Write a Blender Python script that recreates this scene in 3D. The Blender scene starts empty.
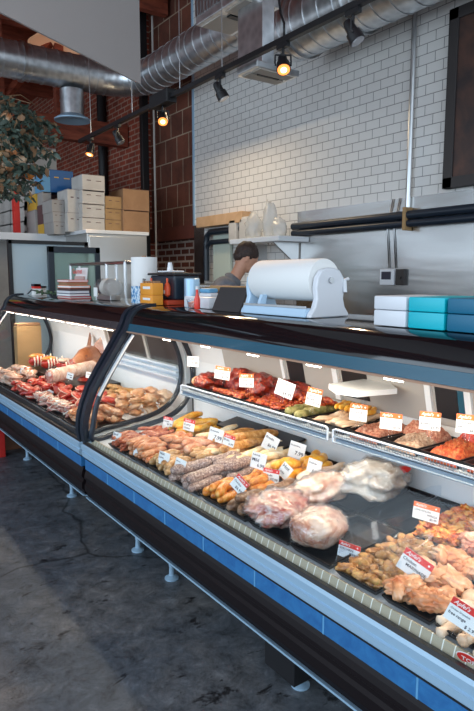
import bpy, bmesh, math, random
from mathutils import Vector, Matrix, noise, Euler
random.seed(7)
R=math.radians; PI=math.pi
S=bpy.context.scene; COL=S.collection
H=1.5   # eye height of the photographer
# ---------------------------------------------------------------- camera
F=600.0
_p=math.atan((355.5-276.5)/F)
_Y=Vector((-193-237,355.5-276.5,-F)).normalized()
_Z=Vector((0,math.cos(_p),math.sin(_p)))
_X=_Y.cross(_Z)
CM=Matrix((_X,_Y,_Z))            # rows: world axes in camera coordinates
cam=bpy.data.cameras.new('camera'); co=bpy.data.objects.new('camera',cam); COL.objects.link(co)
co.matrix_world=Matrix.Translation((0,0,H))@CM.to_4x4()
cam.sensor_fit='VERTICAL'; cam.sensor_height=36; cam.lens=36*F/711; cam.clip_start=.05
S.camera=co
def at(px,py,**k):
    w=CM@Vector((px-237,355.5-py,-F))
    if 'x' in k: t=k['x']/w.x
    elif 'y' in k: t=k['y']/w.y
    else: t=(k['z']-H)/w.z
    return Vector((w.x*t,w.y*t,w.z*t+H))
# ---------------------------------------------------------------- materials
def newmat(name):
    m=bpy.data.materials.new(name); m.use_nodes=True
    nt=m.node_tree; b=nt.nodes['Principled BSDF']; return m,nt,b
def plain(name,c,rough=.5,metal=0,spec=.5,emit=0,coat=0):
    m,nt,b=newmat(name)
    b.inputs['Base Color'].default_value=(*c,1); b.inputs['Roughness'].default_value=rough
    b.inputs['Metallic'].default_value=metal; b.inputs['Specular IOR Level'].default_value=spec
    b.inputs['Coat Weight'].default_value=coat
    if emit:
        b.inputs['Emission Color'].default_value=(*c,1); b.inputs['Emission Strength'].default_value=emit
    return m
def coords(nt,scale=(1,1,1),rnd=False,kind='Object'):
    tc=nt.nodes.new('ShaderNodeTexCoord'); mp=nt.nodes.new('ShaderNodeMapping')
    mp.inputs['Scale'].default_value=scale
    nt.links.new(tc.outputs[kind],mp.inputs['Vector'])
    if rnd:
        oi=nt.nodes.new('ShaderNodeObjectInfo'); mu=nt.nodes.new('ShaderNodeMath'); mu.operation='MULTIPLY'; mu.inputs[1].default_value=37
        nt.links.new(oi.outputs['Random'],mu.inputs[0])
        nt.links.new(mu.outputs[0],mp.inputs['Location'])
    return mp.outputs[0]
def ramp(nt,fac,stops):
    r=nt.nodes.new('ShaderNodeValToRGB'); e=r.color_ramp.elements
    while len(e)<len(stops): e.new(.5)
    for i,(p,c) in enumerate(stops):
        e[i].position=p; e[i].color=(*c,1)
    nt.links.new(fac,r.inputs[0]); return r.outputs[0]
def nz(nt,vec,scale,detail=4,rough=.55,dist=0):
    n=nt.nodes.new('ShaderNodeTexNoise'); n.inputs['Scale'].default_value=scale; n.inputs['Detail'].default_value=detail
    n.inputs['Roughness'].default_value=rough; n.inputs['Distortion'].default_value=dist
    nt.links.new(vec,n.inputs['Vector']); return n.outputs[0]
def bump(nt,b,h,strength=.3,dist=.01):
    bp=nt.nodes.new('ShaderNodeBump'); bp.inputs['Strength'].default_value=strength; bp.inputs['Distance'].default_value=dist
    nt.links.new(h,bp.inputs['Height']); nt.links.new(bp.outputs[0],b.inputs['Normal'])
def mottled(name,stops,scale=30,rough=.4,bs=.4,bd=.003,metal=0,rnd=True,detail=4,sc=(1,1,1),dist=.5,coat=0):
    m,nt,b=newmat(name); v=coords(nt,sc,rnd); n=nz(nt,v,scale,detail,.6,dist)
    nt.links.new(ramp(nt,n,stops),b.inputs['Base Color'])
    b.inputs['Roughness'].default_value=rough; b.inputs['Metallic'].default_value=metal; b.inputs['Coat Weight'].default_value=coat
    b.inputs['Coat Roughness'].default_value=.15
    if bs: bump(nt,b,nz(nt,v,scale*1.7,3),bs,bd)
    return m
def _deep(c,g=1.28): return tuple(v**g for v in c)
def meat(name,a,b_,c,scale=38,rough=.35,**k):
    a,b_,c=_deep(a,1.45),_deep(b_,1.35),_deep(c,1.2)
    return mottled(name,[(.3,a),(.5,b_),(.68,c)],scale,rough,coat=.25,**k)
def glassmat(name,tint=(1,1,1),gloss=.06,rough=.02,body=0.0,bodycol=(.9,.95,1),wrinkle=0,fk=.38):
    m=bpy.data.materials.new(name); m.use_nodes=True; nt=m.node_tree; nt.nodes.clear()
    out=nt.nodes.new('ShaderNodeOutputMaterial'); t=nt.nodes.new('ShaderNodeBsdfTransparent'); t.inputs[0].default_value=(*tint,1)
    g=nt.nodes.new('ShaderNodeBsdfGlossy'); g.inputs['Roughness'].default_value=rough
    lw=nt.nodes.new('ShaderNodeFresnel'); lw.inputs[0].default_value=1.3
    ad=nt.nodes.new('ShaderNodeMath'); ad.operation='MULTIPLY_ADD'; ad.inputs[1].default_value=fk; ad.inputs[2].default_value=gloss*.25
    ge=nt.nodes.new('ShaderNodeNewGeometry'); iv=nt.nodes.new('ShaderNodeMath'); iv.operation='SUBTRACT'; iv.inputs[0].default_value=1; nt.links.new(ge.outputs['Backfacing'],iv.inputs[1])
    fm=nt.nodes.new('ShaderNodeMath'); fm.operation='MULTIPLY'; nt.links.new(lw.outputs[0],fm.inputs[0]); nt.links.new(iv.outputs[0],fm.inputs[1]); nt.links.new(fm.outputs[0],ad.inputs[0])
    mx=nt.nodes.new('ShaderNodeMixShader'); nt.links.new(ad.outputs[0],mx.inputs[0]); nt.links.new(t.outputs[0],mx.inputs[1]); nt.links.new(g.outputs[0],mx.inputs[2])
    if wrinkle:
        n=nz(nt,coords(nt,(1,1,1),True),22,3,.6,1.5); bp=nt.nodes.new('ShaderNodeBump'); bp.inputs['Strength'].default_value=.8; bp.inputs['Distance'].default_value=wrinkle
        nt.links.new(n,bp.inputs['Height']); nt.links.new(bp.outputs[0],g.inputs['Normal']); nt.links.new(bp.outputs[0],lw.inputs['Normal'])
    last=mx.outputs[0]
    if body:
        d=nt.nodes.new('ShaderNodeBsdfDiffuse'); d.inputs[0].default_value=(*bodycol,1)
        m2=nt.nodes.new('ShaderNodeMixShader'); m2.inputs[0].default_value=body
        nt.links.new(last,m2.inputs[1]); nt.links.new(d.outputs[0],m2.inputs[2]); last=m2.outputs[0]
    nt.links.new(last,out.inputs[0]); return m
M={}
M['black']=plain('black_gloss',(.006,.006,.008),.07,spec=.6,coat=.3)
M['blackr']=plain('black_plastic',(.012,.012,.014),.42)
M['tray']=plain('tray_black',(.006,.007,.009),.34,spec=.35)
M['rubber']=plain('gasket_rubber',(.014,.022,.035),.3)
M['bumper']=plain('bumper_maroon_black',(.008,.005,.006),.45,spec=.22)
M['white']=plain('white_enamel',(.78,.8,.82),.35)
M['whitep']=plain('white_plastic',(.72,.74,.78),.3)
M['palebl']=plain('pale_blue_plastic',(.50,.68,.85),.35)
M['paper']=plain('paper',(.85,.85,.83),.7)
M['red']=plain('red_print',(.75,.03,.02),.5)
M['orange']=plain('orange_print',(.85,.16,.03),.5)
M['ink']=plain('dark_ink',(.03,.03,.05),.6)
M['whiteink']=plain('white_ink',(.9,.85,.8),.6)
M['steel']=plain('steel_plain',(.55,.56,.57),.3,1)
M['alu']=plain('brushed_aluminium_rail',(.40,.60,.78),.32,.35)
M['teal']=plain('teal_box',(.0,.48,.58),.4)
M['navy']=plain('navy_box',(.0,.13,.24),.4)
M['bandt']=plain('teal_post_and_reflection',(.012,.085,.135),.25)  # sky reflection in the canopy glass put into the band colour; also one rear post
M['bandg']=plain('grey_reflection_band',(.05,.045,.05),.25)  # dark reflection in the farther case's canopy glass, painted as band colour
M['tan']=plain('tan_edge',(.45,.25,.16),.4)
M['led']=plain('lamp_tube',(1,.86,.7),.5,emit=10)
M['glass']=glassmat('clear_glass',(.97,.99,1),.05)
M['acrylic']=glassmat('acrylic_sheet',(.94,.96,.98),.14,.03,0,(.75,.85,.95))
M['film']=glassmat('plastic_film',(.97,.98,.99),.45,.07,0,(.95,.95,.95),wrinkle=.02,fk=1.2)
M['bag']=glassmat('bag_film',(.9,.92,.93),.5,.12,.28,(.85,.83,.80),wrinkle=.02,fk=.9)
M['frost']=glassmat('condensation_glass',(.8,.9,.95),.1,.2,.45,(.80,.92,.98))
M['cooler']=plain('smooth_stainless',(.62,.61,.59),.3,.9)
M['greywall']=plain('beige_grey_panel',(.42,.39,.36),.5)
M['wire']=plain('white_wire',(.75,.82,.9),.3,.2)
M['grid']=plain('blue_grey_grid',(.30,.38,.46),.35,.3)
M['kraft']=mottled('kraft_cardboard',[(.3,(.30,.165,.085)),(.7,(.37,.21,.11))],6,.8,.1)
M['kraft2']=mottled('yellowish_cardboard',[(.3,(.33,.20,.085)),(.7,(.42,.26,.12))],6,.8,.1)
M['carton']=mottled('white_carton',[(.3,(.5,.47,.43)),(.7,(.6,.57,.53))],5,.75,.1)
M['cartong']=mottled('grey_carton',[(.3,(.33,.31,.29)),(.7,(.42,.39,.36))],5,.75,.1)
M['blue']=plain('blue_box',(.01,.12,.34),.5)
M['blue2']=plain('pale_blue_box',(.12,.36,.60),.5)
M['yellow']=plain('yellow_box',(.7,.42,.05),.5)
M['plum']=plain('brown_box',(.12,.06,.06),.6)
M['shirt']=mottled('grey_shirt',[(.3,(.13,.14,.16)),(.7,(.2,.21,.23))],20,.85,.3)
M['trouser']=plain('dark_trousers',(.03,.03,.04),.8)
M['skin']=mottled('skin',[(.3,(.55,.26,.16)),(.7,(.62,.32,.21))],8,.5,.1)
M['hair']=mottled('hair',[(.35,(.02,.01,.008)),(.7,(.06,.03,.02))],60,.6,.8,.004)
M['slate']=plain('dark_slate_board',(.035,.03,.03),.6)
# structure
def m_floor():
    m,nt,b=newmat('stained_concrete'); v=coords(nt,(1,1,1))
    n1=nz(nt,v,1.3,8,.65,.6); n2=nz(nt,v,11,12,.85,.4)
    c1=ramp(nt,n1,[(.3,(.068,.082,.100)),(.5,(.108,.120,.136)),(.7,(.18,.172,.165))])
    c2=ramp(nt,n2,[(.34,(.16,.16,.16)),(.47,(.75,.75,.75)),(.56,(1.05,1.05,1.05)),(.68,(1.9,1.9,1.9))])
    mx=nt.nodes.new('ShaderNodeMix'); mx.data_type='RGBA'; mx.blend_type='MULTIPLY'; mx.inputs[0].default_value=1
    nt.links.new(c1,mx.inputs[6]); nt.links.new(c2,mx.inputs[7])
    # dark worn blotches
    n3=nz(nt,coords(nt,(1.3,2.6,1)),3.4,7,.7,.5); c3=ramp(nt,n3,[(.60,(1,1,1)),(.64,(.22,.20,.20))])
    m3=nt.nodes.new('ShaderNodeMix'); m3.data_type='RGBA'; m3.blend_type='MULTIPLY'; m3.inputs[0].default_value=1
    nt.links.new(mx.outputs[2],m3.inputs[6]); nt.links.new(c3,m3.inputs[7])
    # cracks
    vo=nt.nodes.new('ShaderNodeTexVoronoi'); vo.feature='DISTANCE_TO_EDGE'; vo.inputs['Scale'].default_value=.55
    nd=nt.nodes.new('ShaderNodeTexNoise'); nd.inputs['Scale'].default_value=2.5; nt.links.new(v,nd.inputs['Vector'])
    ma=nt.nodes.new('ShaderNodeMix'); ma.data_type='RGBA'; ma.blend_type='ADD'; ma.inputs[0].default_value=.35
    nt.links.new(v,ma.inputs[6]); nt.links.new(nd.outputs[1],ma.inputs[7]); nt.links.new(ma.outputs[2],vo.inputs['Vector'])
    cr=ramp(nt,vo.outputs[0],[(0,(.3,.3,.3)),(.008,(1,1,1))])
    m4=nt.nodes.new('ShaderNodeMix'); m4.data_type='RGBA'; m4.blend_type='MULTIPLY'; m4.inputs[0].default_value=1
    nt.links.new(m3.outputs[2],m4.inputs[6]); nt.links.new(cr,m4.inputs[7])
    nt.links.new(m4.outputs[2],b.inputs['Base Color'])
    rr=nt.nodes.new('ShaderNodeMapRange'); rr.inputs[3].default_value=.28; rr.inputs[4].default_value=.6; nt.links.new(n2,rr.inputs[0]); nt.links.new(rr.outputs[0],b.inputs['Roughness'])
    bump(nt,b,n2,.6,.008); return m
def m_brick(name,bw,bh,c1,c2,mo,ms,rough,off=.5,bstr=.3,swap=True,noisec=.0,loc=(0,0,0),coat=0):
    m,nt,b=newmat(name); tc=nt.nodes.new('ShaderNodeTexCoord'); sp=nt.nodes.new('ShaderNodeSeparateXYZ'); cb=nt.nodes.new('ShaderNodeCombineXYZ')
    nt.links.new(tc.outputs['Object'],sp.inputs[0])
    nt.links.new(sp.outputs[1 if swap else 0],cb.inputs[0]); nt.links.new(sp.outputs[2],cb.inputs[1])
    mp=nt.nodes.new('ShaderNodeMapping'); mp.inputs['Location'].default_value=loc; nt.links.new(cb.outputs[0],mp.inputs[0])
    br=nt.nodes.new('ShaderNodeTexBrick'); br.offset=off; br.inputs['Scale'].default_value=1
    br.inputs['Brick Width'].default_value=bw; br.inputs['Row Height'].default_value=bh; br.inputs['Mortar Size'].default_value=ms; br.inputs['Mortar Smooth'].default_value=.1
    br.inputs['Color1'].default_value=(*c1,1); br.inputs['Color2'].default_value=(*c2,1); br.inputs['Mortar'].default_value=(*mo,1)
    nt.links.new(mp.outputs[0],br.inputs['Vector'])
    last=br.outputs[0]
    if noisec:
        n=nz(nt,mp.outputs[0],3,6,.65,.4); c=ramp(nt,n,[(.25,(1-noisec,)*3),(.75,(1+noisec,)*3)])
        mx=nt.nodes.new('ShaderNodeMix'); mx.data_type='RGBA'; mx.blend_type='MULTIPLY'; mx.inputs[0].default_value=1
        nt.links.new(last,mx.inputs[6]); nt.links.new(c,mx.inputs[7]); last=mx.outputs[2]
    nt.links.new(last,b.inputs['Base Color']); b.inputs['Roughness'].default_value=rough
    inv=nt.nodes.new('ShaderNodeMath'); inv.operation='SUBTRACT'; inv.inputs[0].default_value=1; nt.links.new(br.outputs[1],inv.inputs[1])
    bump(nt,b,inv.outputs[0],bstr,.004); return m
M['floor']=m_floor()
M['tile']=m_brick('white_subway_tile',.152,.076,(.74,.72,.69),(.71,.69,.665),(.27,.26,.25),.003,.16,bstr=.5)
M['brick']=m_brick('red_brick',.215,.075,(.36,.07,.035),(.24,.045,.026),(.42,.27,.20),.009,.85,noisec=.4)
M['block']=m_brick('clay_block',.30,.30,(.15,.045,.025),(.11,.036,.022),(.33,.24,.17),.008,.8,off=.5,noisec=.5,bstr=.6)
M['brick2']=m_brick('light_mortar_brick',.215,.085,(.20,.05,.03),(.13,.035,.02),(.55,.45,.38),.014,.85,noisec=.4)
def m_steelwall():
    m,nt,b=newmat('stainless_panel'); v=coords(nt,(1,.25,1.6)); b.inputs['Metallic'].default_value=1; b.inputs['Roughness'].default_value=.27
    n=nz(nt,v,1.8,3,.5,.4); nt.links.new(ramp(nt,n,[(.3,(.58,.57,.55)),(.7,(.76,.77,.78))]),b.inputs['Base Color'])
    bump(nt,b,n,.2,.06); return m
M['steelwall']=m_steelwall()
def m_duct():
    m,nt,b=newmat('galvanised_duct'); v=coords(nt); b.inputs['Metallic'].default_value=.9; b.inputs['Roughness'].default_value=.3
    vo=nt.nodes.new('ShaderNodeTexVoronoi'); vo.inputs['Scale'].default_value=16; nt.links.new(v,vo.inputs['Vector'])
    nt.links.new(ramp(nt,vo.outputs[0],[(0,(.50,.52,.54)),(1,(.78,.80,.82))]),b.inputs['Base Color']); bump(nt,b,nz(nt,v,5,2),.15,.02); return m
M['duct']=m_duct()
M['wood']=mottled('red_brown_timber',[(.25,(.11,.026,.014)),(.5,(.27,.06,.03)),(.75,(.40,.10,.05))],3,.7,.4,.01,rnd=False,sc=(1,6,6))
M['lintel']=mottled('dark_red_lintel',[(.3,(.09,.022,.015)),(.7,(.15,.04,.025))],4,.7,.4,.01,rnd=False)
def m_strip():
    m,nt,b=newmat('price_strip_tan'); tc=nt.nodes.new('ShaderNodeTexCoord'); sp=nt.nodes.new('ShaderNodeSeparateXYZ'); nt.links.new(tc.outputs['Object'],sp.inputs[0])
    d=nt.nodes.new('ShaderNodeMath'); d.operation='PINGPONG'; d.inputs[1].default_value=.0165; nt.links.new(sp.outputs[1],d.inputs[0])
    g=nt.nodes.new('ShaderNodeMath'); g.operation='LESS_THAN'; g.inputs[1].default_value=.0016; nt.links.new(d.outputs[0],g.inputs[0])
    nt.links.new(ramp(nt,g.outputs[0],[(0,(.42,.36,.25)),(1,(.85,.84,.76))]),b.inputs['Base Color']); b.inputs['Roughness'].default_value=.4; return m
M['strip']=m_strip()
M['bluetile']=mottled('blue_tile',[(.3,(.02,.12,.33)),(.7,(.035,.19,.44))],25,.3,.1,rnd=False)
M['seam']=plain('tile_seam',(.12,.35,.6),.5)
# ---------------------------------------------------------------- mesh helpers
class MB:
    def __init__(s): s.bm=bmesh.new(); s.mi=0
    def _mark(s,n0):
        s.bm.faces.ensure_lookup_table()
        for f in s.bm.faces[n0:]: f.material_index=s.mi
    def box(s,lo,hi,bev=0,rot=None,pivot=None,seg=2):
        n0=len(s.bm.faces); lo=Vector(lo); hi=Vector(hi)
        t=bmesh.new(); bmesh.ops.create_cube(t,size=1)
        c=(lo+hi)/2; d=hi-lo
        for v in t.verts: v.co=Vector((v.co.x*d.x,v.co.y*d.y,v.co.z*d.z))+c
        if bev: bmesh.ops.bevel(t,geom=t.edges[:],offset=bev,segments=seg,affect='EDGES',profile=.6)
        if rot is not None:
            pv=Vector(pivot) if pivot is not None else c; m=Euler(rot).to_matrix()
            for v in t.verts: v.co=m@(v.co-pv)+pv
        s._merge(t,n0); return s
    def _merge(s,t,n0):
        me=bpy.data.meshes.new('t'); t.to_mesh(me); t.free(); s.bm.from_mesh(me); bpy.data.meshes.remove(me); s._mark(n0)
    def tube(s,pts,r,n=10,cap=True,closed=False):
        n0=len(s.bm.faces); pts=[Vector(p) for p in pts]; rs=r if isinstance(r,(list,tuple)) else [r]*len(pts)
        rings=[]; up=None
        for i,p in enumerate(pts):
            a=pts[i-1] if (i or closed) else p; b=pts[(i+1)%len(pts)] if (i<len(pts)-1 or closed) else p
            d=(b-a).normalized()
            if up is None:
                up=Vector((0,0,1)) if abs(d.z)<.9 else Vector((1,0,0))
            u=(up-d*up.dot(d)).normalized(); up=u; w=d.cross(u)
            rings.append([s.bm.verts.new(p+(u*math.cos(2*PI*k/n)+w*math.sin(2*PI*k/n))*rs[i]) for k in range(n)])
        m=len(rings)
        for i in range(m if closed else m-1):
            A=rings[i];B=rings[(i+1)%m]
            for k in range(n): s.bm.faces.new((A[k],A[(k+1)%n],B[(k+1)%n],B[k]))
        if cap and not closed:
            s.bm.faces.new(rings[0][::-1]); s.bm.faces.new(rings[-1])
        s._mark(n0); return s
    def prism(s,prof,y0,y1,axis='y'):
        n0=len(s.bm.faces)
        mk=(lambda a,b,t:(a,t,b)) if axis=='y' else ((lambda a,b,t:(t,a,b)) if axis=='x' else (lambda a,b,t:(a,b,t)))
        A=[s.bm.verts.new(mk(a,b,y0)) for a,b in prof]; B=[s.bm.verts.new(mk(a,b,y1)) for a,b in prof]
        n=len(prof)
        for i in range(n): s.bm.faces.new((A[i],A[(i+1)%n],B[(i+1)%n],B[i]))
        s.bm.faces.new(A[::-1]); s.bm.faces.new(B); s._mark(n0); return s
    def sheet(s,prof,y0,y1,th=.005,ny=1):
        """thin curved sheet following an x-z profile"""
        pr=[Vector((a,b)) for a,b in prof]; outer=[]
        for i,p in enumerate(pr):
            d=(pr[min(i+1,len(pr)-1)]-pr[max(i-1,0)]).normalized(); outer.append(p+Vector((d.y,-d.x))*th)
        return s.prism([tuple(p) for p in pr]+[tuple(p) for p in outer[::-1]],y0,y1)
    def lathe(s,prof,c=(0,0,0),n=24,axis='z'):
        n0=len(s.bm.faces); c=Vector(c); rings=[]
        for r,z in prof:
            rg=[]
            for k in range(n):
                a=2*PI*k/n; x,y=r*math.cos(a),r*math.sin(a)
                v={'z':(x,y,z),'y':(x,z,y),'x':(z,x,y)}[axis]
                rg.append(s.bm.verts.new(c+Vector(v)))
            rings.append(rg)
        for A,B in zip(rings,rings[1:]):
            for k in range(n): s.bm.faces.new((A[k],A[(k+1)%n],B[(k+1)%n],B[k]))
        s.bm.faces.new(rings[0][::-1]); s.bm.faces.new(rings[-1]); s._mark(n0); return s
    def blob(s,c,r,amp=.15,fr=3,sub=3,seed=None,rot=(0,0,0),flat=None):
        n0=len(s.bm.faces); t=bmesh.new(); bmesh.ops.create_icosphere(t,subdivisions=sub,radius=1)
        sd=Vector((random.random()*50,random.random()*50,0)) if seed is None else Vector((seed,seed*2,0)); m=Euler(rot).to_matrix()
        for v in t.verts:
            k=1+amp*noise.noise(v.co*fr+sd)+amp*.5*noise.noise(v.co*fr*2.3+sd)
            q=Vector((v.co.x*r[0],v.co.y*r[1],v.co.z*r[2]))*k
            if flat is not None and q.z<flat: q.z=flat+(q.z-flat)*.15
            v.co=m@q+Vector(c)
        s._merge(t,n0); return s
    def build(s,name,mats,parent=None,smooth=False,loc=None):
        bmesh.ops.recalc_face_normals(s.bm,faces=s.bm.faces[:])
        me=bpy.data.meshes.new(name); s.bm.to_mesh(me); s.bm.free()
        for m in (mats if isinstance(mats,(list,tuple)) else [mats]): me.materials.append(m)
        if smooth:
            for p in me.polygons: p.use_smooth=True
            if smooth=='auto':
                me.set_sharp_from_angle(angle=R(35))
        o=bpy.data.objects.new(name,me); COL.objects.link(o)
        if parent: o.parent=parent
        if loc is not None: o.location=loc
        return o
def tag(o,label=None,cat=None,group=None,kind=None):
    if label:o['label']=label
    if cat:o['category']=cat
    if group:o['group']=group
    if kind:o['kind']=kind
    return o
def empty(name,loc=(0,0,0),rot=(0,0,0)):
    o=bpy.data.objects.new(name,None); o.empty_display_size=.05; COL.objects.link(o); o.location=loc; o.rotation_euler=rot; return o
def copy_tree(o,parent=None):
    c=o.copy(); COL.objects.link(c); c.parent=parent
    for ch in list(o.children): copy_tree(ch,c)
    return c
_tc={}
def text_mesh(txt,size,align='LEFT',shear=0,spacing=1):
    k=(txt,size,align,shear)
    if k in _tc: return _tc[k]
    cu=bpy.data.curves.new('writing','FONT'); cu.body=txt; cu.size=size; cu.align_x=align; cu.align_y='CENTER'; cu.shear=shear; cu.resolution_u=2; cu.extrude=.0002; cu.offset=size*.012
    ob=bpy.data.objects.new('writing',cu); COL.objects.link(ob)
    dg=bpy.context.evaluated_depsgraph_get(); dg.update()
    me=bpy.data.meshes.new_from_object(ob.evaluated_get(dg)); COL.objects.unlink(ob); bpy.data.objects.remove(ob)
    _tc[k]=me; return me
def text(name,txt,size,mat,parent,loc,rot=(0,0,0),align='LEFT',shear=0):
    me=text_mesh(txt,size,align,shear).copy(); me.materials.clear(); me.materials.append(mat)
    o=bpy.data.objects.new(name,me); COL.objects.link(o); o.parent=parent; o.location=loc; o.rotation_euler=rot; return o
# ---------------------------------------------------------------- room shell
def struct(name,mb,mat,**k):
    o=mb.build(name,mat,**k); o['kind']='structure'; return o
struct('floor',MB().box((-5,-3,-.1),(4.3,14.2,0)),M['floor'])
struct('ceiling',MB().box((-5,-1,5.05),(4.3,14.2,5.2)),M['wood'])
struct('wall_right',MB().box((4,-1,0),(4.3,6.54,5.05)),M['tile'])
struct('wall_blocks',MB().box((4.05,6.54,2.15),(4.3,7.78,5.05)),M['block'])
struct('wall_pier',MB().box((4.12,6.54,0),(4.3,7.78,1.98)),M['brick2'])
struct('wall_brick',MB().box((4.0,7.78,0),(4.3,14.2,5.05)),M['brick'])
struct('wall_far',MB().box((-5,13.9,0),(4,14.2,5.05)),M['brick'])
struct('trim_lintel',MB().box((3.99,6.54,1.98),(4.3,7.78,2.15)),M['lintel'])
# tile wall edge trim
struct('trim_tile_edge',MB().box((3.985,6.53,2.13),(4.0,6.56,5.05)),M['alu'])
# stainless lining
sw=MB().box((3.985,-1,0),(3.999,4.58,2.13)); sw.build('steel_backsplash',M['steelwall'])
o=bpy.data.objects['steel_backsplash']; tag(o,'wide stainless steel wall sheet under the white tiles','wall panel')
o=MB().box((3.985,6.30,0),(3.999,6.535,2.13)).build('steel_corner_sheet',M['steelwall']); tag(o,'narrow stainless steel strip beside the brick opening','wall panel')
# timber truss and joists
t=empty('roof_truss',(0,8.4,0)); tag(t,'dark red timber truss below the far ceiling, crossing behind the round duct','truss')
MB().box((-5,8.35,3.38),(3.98,8.5,3.68)).build('bottom_chord',M['wood'],t,loc=(0,-8.4,0))
MB().box((-5,8.35,4.75),(3.98,8.5,5.0)).build('top_chord',M['wood'],t,loc=(0,-8.4,0))
xs=[-1,.2,1.3,2.2,3.0,3.7]
for i in range(len(xs)-1):
    a,b=xs[i],xs[i+1]
    MB().box((a-.06,8.36,3.68),(a+.06,8.48,4.75)).build('post',M['wood'],t,loc=(0,-8.4,0))
    MB().tube([(a,8.42,3.7),(b,8.42,4.75)],.06,4).build('diagonal_brace',M['wood'],t,loc=(0,-8.4,0))
for i,y in enumerate([3.2,4.0,4.8,5.6,6.4,7.2,9.2,10,10.8,11.6]):
    o=MB().box((-5,y-.05,4.8),(4.0,y+.05,5.05)).build('ceiling_joist',M['wood']); o.data.materials[0]=M['wood']
    tag(o,'red brown timber joist crossing under the plank ceiling','joist','joists under the ceiling')
# steel column + conduits
o=MB().box((3.84,7.62,0),(3.94,7.70,5.04),.01).build('steel_column',M['blackr']); tag(o,'black steel column rising between brick and clay block walls','column')
o=MB().tube([(3.92,9.15,0),(3.92,9.15,5.04)],.07,12).build('drain_pipe',M['blackr'],smooth='auto'); tag(o,'black vertical pipe on the red brick wall','pipe')
o=MB().tube([(3.97,7.52,0),(3.97,7.52,4.9)],.014,8).build('conduit_pipe',M['carton']); tag(o,'thin pale conduit beside the black steel column','conduit')
p=at(410,160,x=3.97)
o=MB().tube([(3.965,p.y,2.0),(3.965,p.y,5.04)],.02,10).build('conduit_pipe',M['steel']); tag(o,'tall grey conduit running down the white tiled wall','conduit')
# ceiling lamp disk behind the white panel
t=empty('pendant_lamp',(2.92,8.15,4.52)); tag(t,'wide shallow cream dish lamp hanging beyond the pale hanging panel','lamp')
MB().lathe([(.04,.18),(.10,.17),(.26,.09),(.37,.0),(.385,-.01),(.36,0),(.25,.07),(.1,.14),(.0101,.15)],n=40).build('lamp_shade',plain('cream_shade',(.9,.5,.3),.5,emit=.25),t,smooth=True)
MB().tube([(0,0,.15),(0,0,.5)],.008,6).build('cord',M['blackr'],t)
# ---------------------------------------------------------------- ducts
DX,DZ,DR=3.5,3.86,.195
def seg_duct(pts,r,name,parent,rings):
    mb=MB().tube(pts,r,28)
    P=[Vector(p) for p in pts]
    for i in range(len(P)-1):
        L=(P[i+1]-P[i]).length; d=(P[i+1]-P[i]).normalized(); n=int(L/rings)
        for k in range(n):
            c=P[i]+d*(L*(k+.5)/max(n,1)); mb.tube([c-d*.006,c+d*.006],r+.006,28)
    return mb.build(name,M['duct'],parent,smooth='auto')
t=empty('ventilation_duct',(DX,7.1,DZ)); tag(t,'long galvanised spiral duct with an elbow below the ceiling','duct')
tr=lambda p:(p[0]-DX,p[1]-7.1,p[2]-DZ)
seg_duct([tr((-1.5,7.1,DZ)),tr((3.02,7.1,DZ))],DR,'duct_run',t,.15)
el=[]
for k in range(7):
    a=PI/2*k/6; el.append(tr((3.02+.48*math.sin(a),6.62+.48*math.cos(a),DZ)))
seg_duct(el,DR,'elbow',t,.1)
seg_duct([tr((3.5,6.62,DZ)),tr((3.5,4.40,DZ))],DR,'duct_run',t,.15)
MB().tube([tr((2.1,7.1,DZ)),tr((2.13,7.1,DZ))],DR+.02,28).build('clamp_band',M['steel'],t,smooth='auto')
t2=empty('spray_duct',(3.62,2.8,3.63)); t2.name='spiral_duct'; tag(t2,'larger galvanised spiral duct passing in front of the white tiles','duct')
seg_duct([(0,-1.6,0),(0,1.45,0)],.26,'duct_run',t2,.16)
for y in (-.6,.65,1.3): MB().tube([(0,y-.015,0),(0,y+.015,0)],.278,28).build('clamp_band',M['steel'],t2,smooth='auto')
# branch can below left duct
c=at(72,100,y=7.1); t=empty('duct_outlet',(c.x,7.1,c.z)); tag(t,'short round galvanised outlet hanging under the left duct','duct')
MB().tube([(0,0,.0),(0,0,-.30)],.135,24,cap=False).tube([(0,0,-.12),(0,0,-.135)],.142,24,cap=False).build('outlet_pipe',M['duct'],t,smooth='auto',loc=(0,0,.11))
MB().lathe([(.135,-.0),(.21,-.05),(.21,-.065),(.19,-.065),(.12,-.03),(.02,-.03)],n=28).build('diffuser_ring',M['alu'],t,smooth='auto',loc=(0,0,-.17))
# air handler unit (ribbed box) and grille
def fanunit(name,label,lo,hi,rib,panel):
    c=(Vector(lo)+Vector(hi))/2; t=empty(name,(c.x,c.y,lo[2])); tag(t,label,'ventilation unit')
    L=Vector(lo)-Vector((c.x,c.y,lo[2])); U=Vector(hi)-Vector((c.x,c.y,lo[2]))
    MB().box(L,U,.008).build('housing',M['duct'],t)
    if rib:
        mb=MB(); n=14
        for k in range(n):
            y=L.y+(U.y-L.y)*(k+.5)/n
            mb.box((L.x-.012,y-.012,L.z+.06),(L.x,y+.012,U.z-.03))
        n=8
        for k in range(n):
            x=L.x+(U.x-L.x)*(k+.5)/n
            mb.box((x-.012,L.y-.012,L.z+.06),(x+.012,L.y,U.z-.03))
        mb.build('grille_ribs',M['steel'],t)
    mb=MB()
    for (a,b) in panel:
        mb.box((L.x+.04,L.y+(U.y-L.y)*a,-.008),(U.x-.04,L.y+(U.y-L.y)*b,.0))
    mb.build('bottom_panel',plain('beige_filter_panel',(.50,.44,.38),.6),t)
    MB().box((L.x+.1,L.y+(U.y-L.y)*.46,-.012),(U.x-.1,L.y+(U.y-L.y)*.54,.0)).build('slot',M['blackr'],t)
    return t
fanunit('air_handler','ribbed metal air handler box hanging in front of the duct',(2.65,3.66,3.46),(3.0,4.29,3.96),True,[(.04,.44),(.56,.96)])
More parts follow.
